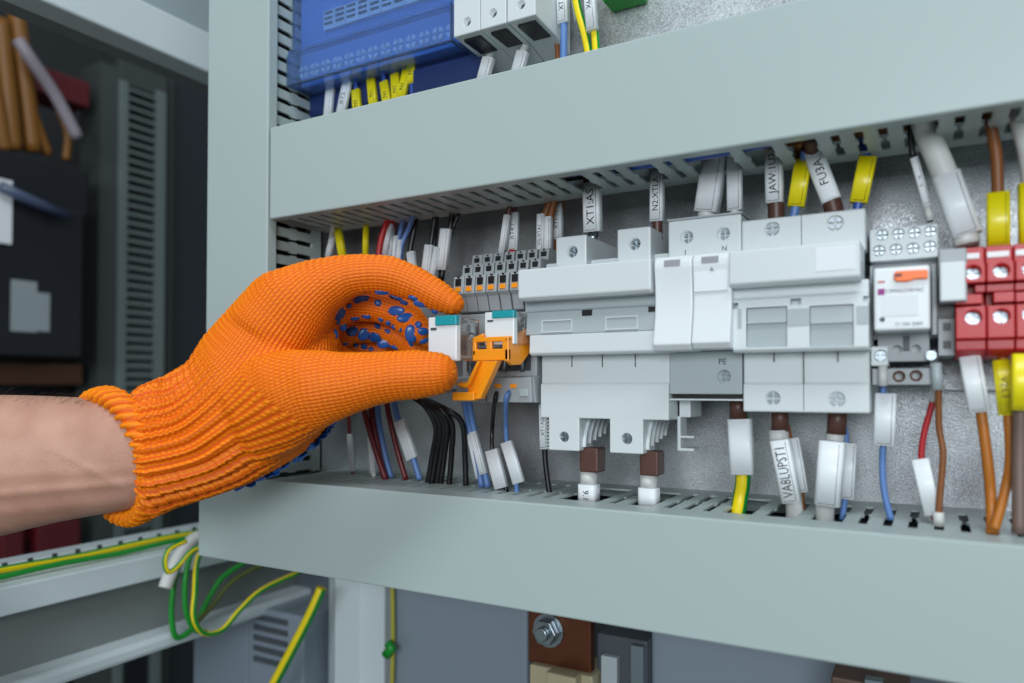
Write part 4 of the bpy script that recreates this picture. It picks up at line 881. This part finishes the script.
# ================================================================== person: arm and knitted glove
SC0 = .3
def loft(m, secs, seg=28):
    """secs: (u, v, depth, half width px in the picture plane, half depth in metres)"""
    C = [cz(s[0], s[1], s[2]) for s in secs]; n = len(C); rings = []
    def ring(c, nrm, f, a, b): return [m.bm.verts.new(c + nrm*(a*math.cos(2*PI*k/seg)) + f*(b*math.sin(2*PI*k/seg))) for k in range(seg)]
    for i in range(n):
        f = ray(secs[i][0], secs[i][1]).normalized()
        d = (C[min(i+1, n-1)]-C[max(i-1, 0)]); d = (d-f*d.dot(f)).normalized(); nr = d.cross(f).normalized()
        if len(secs[i]) > 5: w = cz(secs[i][0]+secs[i][5], secs[i][1]+secs[i][6], secs[i][2])-C[i]; nr = (w-f*w.dot(f)).normalized()*(1 if w.dot(nr) > 0 else -1)
        a = secs[i][3]*secs[i][2]/F; b = secs[i][4]
        if i == 0:
            for t in (.97, .85, .6, .3): rings.append(ring(C[0]-d*b*t*SC0, nr, f, a*math.sqrt(1-t*t), b*math.sqrt(1-t*t)))
        rings.append(ring(C[i], nr, f, a, b))
        if i == n-1:
            for t in (.3, .6, .85, .97): rings.append(ring(C[i]+d*min(a, b)*t, nr, f, a*math.sqrt(1-t*t), b*math.sqrt(1-t*t)))
    for i in range(len(rings)-1):
        for k in range(seg): m.bm.faces.new((rings[i][k], rings[i][(k+1) % seg], rings[i+1][(k+1) % seg], rings[i+1][k]))
    m.bm.faces.new(rings[0][::-1]); m.bm.faces.new(rings[-1])

HAND = [   # every chain: (u, v, depth, half width px, half depth m)
 [(145.0, 453.0, 0.35, 64.38, 0.0255, -7.0, -64.0), (169.0, 442.5, 0.35, 63.88, 0.025, -7.0, -63.5), (200.0, 429.5, 0.35, 66.59, 0.025, -12.0, -65.5), (225.5, 409.5, 0.35, 76.31, 0.026, -20.5, -73.5), (253.0, 388.5, 0.351, 82.76, 0.026, -23.0, -79.5), (281.0, 365.5, 0.352, 89.51, 0.024, -23.0, -86.5), (303.0, 350.0, 0.356, 81.32, 0.019, -23.0, -78.0)],
 [(272, 338, .348, 47, .021), (296, 304, .345, 42, .019), (322, 286, .343, 28, .015), (345, 276.5, .341, 21, .0115), (366, 273.5, .340, 18.5, .0100), (390, 275, .340, 18.2, .0095), (415, 284, .340, 16.5, .0088), (438, 296, .339, 14.5, .0078), (453, 304, .338, 11, .006)],
 [(240, 419, .342, 52, .021), (275, 402, .334, 50, .021), (305, 391, .328, 42, .0185), (328, 386.5, .325, 35.5, .016), (350, 383, .323, 30, .014), (372, 379, .321, 26, .0125), (395, 376, .319, 24, .0115), (418, 374.5, .318, 23.5, .011), (437, 373.5, .317, 20.5, .0095)],
 [(290, 330, .362, 44, .016), (325, 305, .364, 30, .013), (352, 300, .366, 21, .0105), (378, 303, .366, 18.5, .0095), (402, 313, .364, 17, .009), (418, 331, .358, 14, .008)],
 [(290, 345, .378, 42, .015), (325, 326, .383, 27, .012), (355, 322, .386, 20, .0100), (382, 326, .386, 17.5, .009), (404, 336, .383, 16, .0085), (418, 349, .378, 13, .0075)],
 [(290, 365, .390, 40, .013), (325, 350, .397, 25, .011), (355, 347, .400, 18, .009), (382, 352, .400, 15.5, .008), (402, 362, .396, 13, .007)],
]
seg_m = MB()
for ch in HAND: loft(seg_m, ch)
loft(seg_m, [(280, 378, .375, 56, .018), (318, 372, .372, 42, .017), (345, 376, .366, 26, .012)])     # heel of the palm behind the thumb
bmesh.ops.recalc_face_normals(seg_m.bm, faces=seg_m.bm.faces)
gm = bpy.data.meshes.new('g'); seg_m.bm.to_mesh(gm); seg_m.bm.free()
go = bpy.data.objects.new('g', gm); COL.objects.link(go)
rm = go.modifiers.new('r', 'REMESH'); rm.mode = 'VOXEL'; rm.voxel_size = .0011
sm = go.modifiers.new('s', 'SMOOTH'); sm.iterations = 16; sm.factor = .5
sb = go.modifiers.new('u', 'SUBSURF'); sb.levels = 1; sb.render_levels = 1
bpy.context.view_layer.update()
hm = bpy.data.meshes.new_from_object(go.evaluated_get(bpy.context.evaluated_depsgraph_get()))
bpy.data.objects.remove(go); bpy.data.meshes.remove(gm)
NV = len(hm.vertices); co = np.zeros(NV*3); hm.vertices.foreach_get('co', co); co = co.reshape(-1, 3)
nr = np.zeros(NV*3); hm.vertices.foreach_get('normal', nr); nr = nr.reshape(-1, 3)
print('glove verts', NV)
# knit coordinates: along each finger and across it
best = np.full(NV, 1e9); S_ = np.zeros(NV); T_ = np.zeros(NV); SUM = np.zeros(NV); S0 = None; PH = np.zeros(NV)
fw = np.array(FWD)
CH = [[(60, 470, .350, 64, .026), (118, 455, .350, 66, .026)] + [(180, 439, .350, 62, .025), (215, 418, .350, 70, .026), (255, 380, .350, 74, .026), (285, 335, .349, 62, .022), (312, 300, .345, 36, .018), (340, 279, .342, 22, .012), (366, 273.5, .340, 18.5, .01), (390, 275, .340, 18.2, .0095), (415, 284, .340, 16.5, .0088), (453, 304, .338, 12, .007), (475, 316, .338, 10, .006)]]
CH += [HAND[2]+[(470, 372, .316, 20, .0095)], HAND[3], HAND[4], HAND[5]]
for ci, ch in enumerate(CH):
    pts = np.array(spline([cz(*c[:3]) for c in ch], 6)); rad = np.interp(np.linspace(0, len(ch)-1, len(pts)), range(len(ch)), [c[3]*c[2]/F for c in ch])
    rd = np.interp(np.linspace(0, len(ch)-1, len(pts)), range(len(ch)), [c[4] for c in ch])
    d = np.gradient(pts, axis=0); L = np.linalg.norm(d, axis=1); s = np.concatenate([[0], np.cumsum(np.linalg.norm(np.diff(pts, axis=0), axis=1))]); d /= L[:, None]
    camv = pts - np.array(CAM); camv /= np.linalg.norm(camv, axis=1)[:, None]
    g1, g2, g3 = co[:, None, 0].astype(np.float32), co[:, None, 1].astype(np.float32), co[:, None, 2].astype(np.float32)
    cc = co-pts.mean(0); pp = pts-pts.mean(0)
    j = np.empty(NV, int)
    for a in range(0, NV, 50000): j[a:a+50000] = ((pp**2).sum(1)[None]-2*cc[a:a+50000] @ pp.T).argmin(1)
    df = co-pts[j]; tt = d[j]; al = (df*tt).sum(1)
    nn = np.cross(tt, camv[j]); nn /= np.linalg.norm(nn, axis=1)[:, None]
    x = (df*nn).sum(1)/rad[j]; z = -(df*camv[j]).sum(1)/rd[j]
    ex = np.where(((j == 0) & (al < 0)) | ((j == len(pts)-1) & (al > 0)), al/rad[j], 0); rr = np.sqrt(x*x+z*z+ex*ex*4); m_ = rr < best
    ang = np.arctan2(x, z)                    # 0 towards the camera
    sj = (s[j]+al)
    Wl = np.interp(sj, [0, .10, .17, .23], [.0024, .0023, .0017, .0015]) if ci == 0 else np.interp(sj, [0, .10], [.0022, .0015]) if ci == 1 else .0016
    if ci == 0: S0 = sj.copy()
    else: m_ &= (S0 > .108) | (np.abs(z) > 40)
    ph0 = ang*(rad[j]*.62+rd[j]*.38)
    best[m_] = rr[m_]; S_[m_] = sj[m_]; T_[m_] = ph0[m_]; PH[m_] = (ph0/Wl)[m_]; SUM[m_] = ci
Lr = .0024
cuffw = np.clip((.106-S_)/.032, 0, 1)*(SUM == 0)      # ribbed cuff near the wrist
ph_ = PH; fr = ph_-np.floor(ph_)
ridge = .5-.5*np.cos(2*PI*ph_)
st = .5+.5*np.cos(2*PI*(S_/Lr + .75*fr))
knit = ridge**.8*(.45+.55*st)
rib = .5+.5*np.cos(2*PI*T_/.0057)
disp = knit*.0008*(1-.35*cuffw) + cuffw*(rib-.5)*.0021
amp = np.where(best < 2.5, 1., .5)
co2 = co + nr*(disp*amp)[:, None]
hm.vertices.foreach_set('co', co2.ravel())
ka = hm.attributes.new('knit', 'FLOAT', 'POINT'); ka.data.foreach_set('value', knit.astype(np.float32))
hm.polygons.foreach_set('use_smooth', [True]*len(hm.polygons)); hm.update()
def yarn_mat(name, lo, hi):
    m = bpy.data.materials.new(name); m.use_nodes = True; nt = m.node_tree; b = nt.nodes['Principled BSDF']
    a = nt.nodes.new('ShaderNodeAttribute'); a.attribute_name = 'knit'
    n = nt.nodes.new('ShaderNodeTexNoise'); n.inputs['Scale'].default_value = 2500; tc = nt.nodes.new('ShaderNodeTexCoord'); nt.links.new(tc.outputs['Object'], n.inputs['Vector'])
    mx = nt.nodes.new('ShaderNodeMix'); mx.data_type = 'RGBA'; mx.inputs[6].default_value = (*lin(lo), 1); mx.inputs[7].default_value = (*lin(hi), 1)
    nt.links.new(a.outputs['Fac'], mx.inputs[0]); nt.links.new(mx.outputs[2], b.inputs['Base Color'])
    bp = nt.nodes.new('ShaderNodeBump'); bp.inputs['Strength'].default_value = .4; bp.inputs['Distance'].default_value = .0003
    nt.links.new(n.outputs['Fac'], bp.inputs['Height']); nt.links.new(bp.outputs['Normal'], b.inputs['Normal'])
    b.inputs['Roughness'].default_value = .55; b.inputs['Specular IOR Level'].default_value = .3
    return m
M_yarn = yarn_mat('orange_knit', (216, 80, 0), (255, 146, 4))  # darker orange in the yarn gaps puts crevice shade into the colour
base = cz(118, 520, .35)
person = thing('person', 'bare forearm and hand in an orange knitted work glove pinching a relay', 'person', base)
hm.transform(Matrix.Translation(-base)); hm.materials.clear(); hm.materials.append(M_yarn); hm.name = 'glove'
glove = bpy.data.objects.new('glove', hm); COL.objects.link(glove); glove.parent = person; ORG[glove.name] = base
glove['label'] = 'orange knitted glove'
# ---- rubber dots on the palm side
tree = BVHTree.FromPolygons([Vector(c) for c in co2], [tuple(p.vertices) for p in hm.polygons])
def blob(m, c, n, ax, a, b, h=.0008, seg=14):
    ax = (ax-n*ax.dot(n)).normalized(); bx = n.cross(ax); rings = []
    for k, (rr, hh) in enumerate(((1.0, -.3), (.97, .3), (.8, .75), (.45, 1.0))):
        rings.append([m.bm.verts.new(c+ax*(a*rr*math.cos(2*PI*q/seg))+bx*(b*rr*math.sin(2*PI*q/seg))+n*h*hh) for q in range(seg)])
    for i in range(3):
        for q in range(seg): m.bm.faces.new((rings[i][q], rings[i][(q+1) % seg], rings[i+1][(q+1) % seg], rings[i+1][q])).smooth = True
    m.bm.faces.new(rings[-1]).smooth = True
DOTS = [(339, 313, 8, 5.5, -60), (361, 300, 8.5, 4, -15), (383, 292, 8, 3.5, 5), (396, 297.5, 8, 3.5, 12), (421, 303, 7.5, 4, 10), (378, 303, 4, 3, 30), (413, 298, 5, 3, 10),
        (352, 330, 6.5, 5, -60), (364, 334, 7, 5, -55), (374, 337.5, 7.5, 5, -30), (385, 343, 8, 4.5, -15), (396, 311, 9, 4.5, 0), (406, 317.5, 9, 4.2, -12),
        (411, 334, 9, 5.5, 85), (418, 325, 3.5, 3.5, 0), (423, 331.5, 5.5, 3.6, 5), (424, 341, 4.8, 3, 5), (389, 323, 3.5, 3, 0), (381, 319, 3, 2.6, 0), (394, 327, 3, 2.2, 0), (401, 330, 3.2, 2.2, 20),
        (343, 326, 5.5, 3.5, 80), (335, 334, 5, 3, 80), (345, 343, 3, 2.4, 0), (356, 345, 2.6, 2.2, 0), (364, 347, 3.4, 3.4, 0), (355, 318, 5, 2.6, -10), (366, 316, 5, 2.6, 5), (378, 326, 4, 2.5, 30),
        (396, 347.5, 6, 2.2, 0), (338, 322, 3, 2.2, 80), (435, 311, 3.4, 3, 0), (444, 314, 3.2, 2, 10), (371, 349, 3, 2, 0), (349, 306, 3, 2.2, -30), (404, 303, 4, 2.4, 10), (411, 343, 4, 2.4, 80), (388, 331, 3.4, 2.2, 30)]
M_rub = mat('blue_rubber', (34, 90, 168), .25)
for (u, v, a, b, ang) in DOTS:
    r = ray(u, v); h = tree.ray_cast(CAM, r.normalized())
    if h[0] is None: continue
    ax = RT*math.cos(math.radians(ang)) - UP*math.sin(math.radians(ang)); n = h[1]
    if n.dot(r) > 0: n = -n
    k = (h[0]-CAM).dot(FWD)/F
    n = (n*.75-r.normalized()*.25).normalized()
    m = MB(); blob(m, h[0], n, ax, a*k*1.05, b*k*1.15); m.build('grip_dot', M_rub, glove)
# fringe of dots wrapping round the underside of the palm
OUT = [(350, 419), (341, 424), (333, 430), (325, 438), (318, 446), (310, 453), (301, 459), (292, 464), (283, 469), (273, 474), (263, 479), (253, 483), (243, 487), (330, 436), (305, 458), (278, 473)]
rnd = random.Random(3)
for (u, v) in OUT:
    for dz in (.008, .013, .018):
        q = cz(u+rnd.uniform(-3, 3), v+7, .345+dz+.004); h = tree.find_nearest(q)
        if h[0] is None: continue
        n = h[1]
        if n.dot(q-h[0]) < 0: n = -n
        m = MB(); blob(m, h[0]+n*.0006, n, RT-UP*.6, .0036, .0022, .001); m.build('grip_dot', M_rub, glove)
# ---- rolled hem of the cuff
m = MB(); C0 = cz(116, 457, .350); f0 = ray(116, 457).normalized(); dirv = (cz(150, 447, .350)-C0); dirv = (dirv-f0*dirv.dot(f0)).normalized(); nv = dirv.cross(f0).normalized()
if nv.dot(UP) < 0: nv = -nv
K = 420; sg = 12; rings = []
A_, B_ = 63*.35/F, .0265
for i in range(K):
    t = 2*PI*i/K; c = C0 + nv*(A_*math.cos(t)) + f0*(B_*math.sin(t)) + dirv*(-.0125*math.sin(t))
    out = (nv*math.cos(t)*B_+f0*math.sin(t)*A_).normalized()
    ring = []
    for k in range(sg):
        p = 2*PI*k/sg
        r = .0049*(1+.18*math.sin(t*40+p*2)+.07*math.sin(t*120+p*2))
        ring.append(m.bm.verts.new(c+out*(math.cos(p)*r*.8)+dirv*(math.sin(p)*r*1.15)))
    rings.append(ring)
for i in range(K):
    for k in range(sg):
        m.bm.faces.new((rings[i][k], rings[i][(k+1) % sg], rings[(i+1) % K][(k+1) % sg], rings[(i+1) % K][k])).smooth = True
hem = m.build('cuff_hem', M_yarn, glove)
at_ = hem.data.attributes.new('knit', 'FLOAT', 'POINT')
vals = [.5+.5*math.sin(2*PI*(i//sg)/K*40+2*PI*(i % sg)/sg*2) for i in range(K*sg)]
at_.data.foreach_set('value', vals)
# ---- forearm
m = MB()
ARM = [(-560, 560, .335, 118, .050), (-400, 530, .338, 108, .046), (-250, 502, .342, 95, .041), (-100, 478, .346, 82, .035), (0, 464, .349, 70.5, .029), (60, 458, .350, 62, .0255), (100, 456, .350, 58, .0240), (135, 451, .350, 57, .0235), (165, 443, .350, 54, .022)]
loft(m, ARM, 48)
m2 = m
am = bpy.data.meshes.new('a'); bmesh.ops.recalc_face_normals(m.bm, faces=m.bm.faces); m.bm.to_mesh(am); m.bm.free()
ao = bpy.data.objects.new('a', am); COL.objects.link(ao)
x_ = ao.modifiers.new('s', 'SUBSURF'); x_.levels = 3; x_.render_levels = 3
bpy.context.view_layer.update(); a2 = bpy.data.meshes.new_from_object(ao.evaluated_get(bpy.context.evaluated_depsgraph_get())); bpy.data.objects.remove(ao); bpy.data.meshes.remove(am)
def bulge(p):                               # tendons and veins along the inner wrist
    q = ROT.transposed() @ (p-CAM); u = 512+F*q.x/-q.z; v = CV-F*q.y/-q.z
    h = 0
    for (u0, v0, u1, v1, w, s) in ((-60, 500, 145, 481, 5, .0010), (-60, 480, 140, 468, 6, .0005), (55, 450, 132, 492, 3.2, .0007), (-100, 440, 90, 430, 16, .0007), (-60, 520, 125, 500, 6, .0008)):
        tt = max(0, min(1, ((u-u0)*(u1-u0)+(v-v0)*(v1-v0))/((u1-u0)**2+(v1-v0)**2)))
        d = math.hypot(u-u0-tt*(u1-u0), v-v0-tt*(v1-v0)); h += s*math.exp(-(d/w)**2)
    return h if -q.z < .35 else 0
_n = [v_.normal.copy() for v_ in a2.vertices]
for v_, n_ in zip(a2.vertices, _n): v_.co = v_.co + n_*(bulge(v_.co)*.6)
def skin_mat():
    m = bpy.data.materials.new('skin'); m.use_nodes = True; nt = m.node_tree; b = nt.nodes['Principled BSDF']
    tc = nt.nodes.new('ShaderNodeTexCoord'); n = nt.nodes.new('ShaderNodeTexNoise'); n.inputs['Scale'].default_value = 45; n.inputs['Detail'].default_value = 5
    n2 = nt.nodes.new('ShaderNodeTexNoise'); n2.inputs['Scale'].default_value = 900; n2.inputs['Detail'].default_value = 4
    for x in (n, n2): nt.links.new(tc.outputs['Object'], x.inputs['Vector'])
    r = nt.nodes.new('ShaderNodeValToRGB'); r.color_ramp.elements[0].position = .35; r.color_ramp.elements[1].position = .7
    r.color_ramp.elements[0].color = (*lin((180, 132, 112)), 1); r.color_ramp.elements[1].color = (*lin((200, 154, 134)), 1)
    nt.links.new(n.outputs['Fac'], r.inputs[0]); nt.links.new(r.outputs[0], b.inputs['Base Color'])
    bp = nt.nodes.new('ShaderNodeBump'); bp.inputs['Strength'].default_value = .35; bp.inputs['Distance'].default_value = .0005
    nt.links.new(n2.outputs['Fac'], bp.inputs['Height']); nt.links.new(bp.outputs['Normal'], b.inputs['Normal'])
    b.inputs['Roughness'].default_value = .5; b.inputs['Subsurface Weight'].default_value = .15; b.inputs['Subsurface Radius'].default_value = (.004, .0015, .0008); b.inputs['Subsurface Scale'].default_value = 1
    return m
a2.transform(Matrix.Translation(-base)); a2.materials.clear(); a2.materials.append(skin_mat()); a2.name = 'forearm'
a2.polygons.foreach_set('use_smooth', [True]*len(a2.polygons))
arm = bpy.data.objects.new('forearm', a2); COL.objects.link(arm); arm.parent = person; ORG[arm.name] = base; arm['label'] = 'bare skin forearm with dark hair along the top'
atree = BVHTree.FromPolygons([v.co+base for v in a2.vertices], [tuple(p.vertices) for p in a2.polygons])
m = MB(); rnd = random.Random(11)
for i in range(330):
    u = rnd.uniform(-220, 98); v = 396+rnd.uniform(-6, 10) + max(0, -u)*-.06
    h = atree.find_nearest(cz(u, v-6, .350+rnd.uniform(-.017, .016)))
    p = h[0]; n = h[1]
    if n.dot(UP) < 0: n = -n
    if n.dot(UP) < .55: continue
    d = (RT*rnd.uniform(-.9, -.3)*-1 + n*rnd.uniform(.10, .32) + FWD*rnd.uniform(-.4, .3)).normalized(); ln = rnd.uniform(.004, .010)
    pts = [p-n*.0003, p+d*ln*.4+n*.0004, p+d*ln*.75+n*.0005, p+d*ln+n*.0001]
    m.tube(pts, [.00006, .00005, .00004, .00002], 3)
m.build('arm_hair', mat('dark_hair', (50, 40, 36), .5), arm)

# ================================================================== light
wd = bpy.data.worlds.new('world'); SC.world = wd; wd.use_nodes = True
bg = wd.node_tree.nodes['Background']; bg.inputs[0].default_value = (*lin((208, 224, 226)), 1); bg.inputs[1].default_value = .40
def area(name, loc, target, size, size_y, power, rgb):
    l = bpy.data.lights.new(name, 'AREA'); l.shape = 'RECTANGLE'; l.size = size; l.size_y = size_y; l.energy = power; l.color = [x for x in lin(rgb)]
    o = bpy.data.objects.new(name, l); COL.objects.link(o); o.location = loc
    o.rotation_euler = (Vector(target)-Vector(loc)).to_track_quat('-Z', 'Y').to_euler(); return o
tgt = CAM+Vector((-.1, .3, 0))
area('ceiling_lamp', CAM+Vector((.25, -.35, 1.2)), tgt, 1.0, .3, 11.5, (240, 247, 252))
area('front_key', CAM+Vector((.35, -1.35, .28)), tgt, .9, .5, 18, (240, 246, 252))  # unseen soft key in front, kept low to reach under the upper duct
SC.view_settings.view_transform = 'Standard'; SC.view_settings.look = 'None'; SC.view_settings.gamma = 1; SC.view_settings.exposure = 0
SC.view_settings.use_curve_mapping = False

# ---- fill the ducts with the dark wires seen through the slots; lettering to meshes
def duct_run(n, pts_fn, label, group, mats):
    for i in range(n):
        m = MB(); m.tube(pts_fn(i), .0031, 8); m.build('duct_wire', mats[i % len(mats)], label=label, category='wire', group=group)
M_darkw = mat('dark_wire', (22, 26, 36), .5)
xs_ = [x0b+.004+(.46-x0b)*k/40 for k in range(41)]
duct_run(11, lambda i: [(x, D+.010+i*.0063+.0008*math.sin(x*60+i), zbt-.010+.0015*math.sin(x*40+i*2.1)) for x in xs_], 'dark wire lying inside the lower duct, seen through its slots', 'wires inside the lower duct', [M_darkw])
xs2 = [x0t+.004+(.46-x0t)*k/40 for k in range(41)]
duct_run(6, lambda i: [(x, D+.006+i*.0062+.0006*math.sin(x*60+i), ztb+.0115+.0012*math.sin(x*40+i*2.1)) for x in xs2], 'dark wire lying inside the upper duct, seen through its slots', 'wires inside the upper duct', [M_darkw])
duct_run(6, lambda i: [(xr-.013+.0008*math.sin(k+i), D+.006+i*.0062, zv0+.004+(zv1-zv0-.01)*k/30) for k in range(31)], 'dark wire running up inside the left duct, seen through its slots', 'wires inside the upright duct', [M_darkw])
bpy.context.view_layer.update(); dg = bpy.context.evaluated_depsgraph_get()
for o in [o for o in bpy.data.objects if o.type == 'FONT']:
    me = bpy.data.meshes.new_from_object(o.evaluated_get(dg)); n = bpy.data.objects.new('lettering', me); COL.objects.link(n)
    n.parent = o.parent; n.matrix_local = o.matrix_local; bpy.data.objects.remove(o)
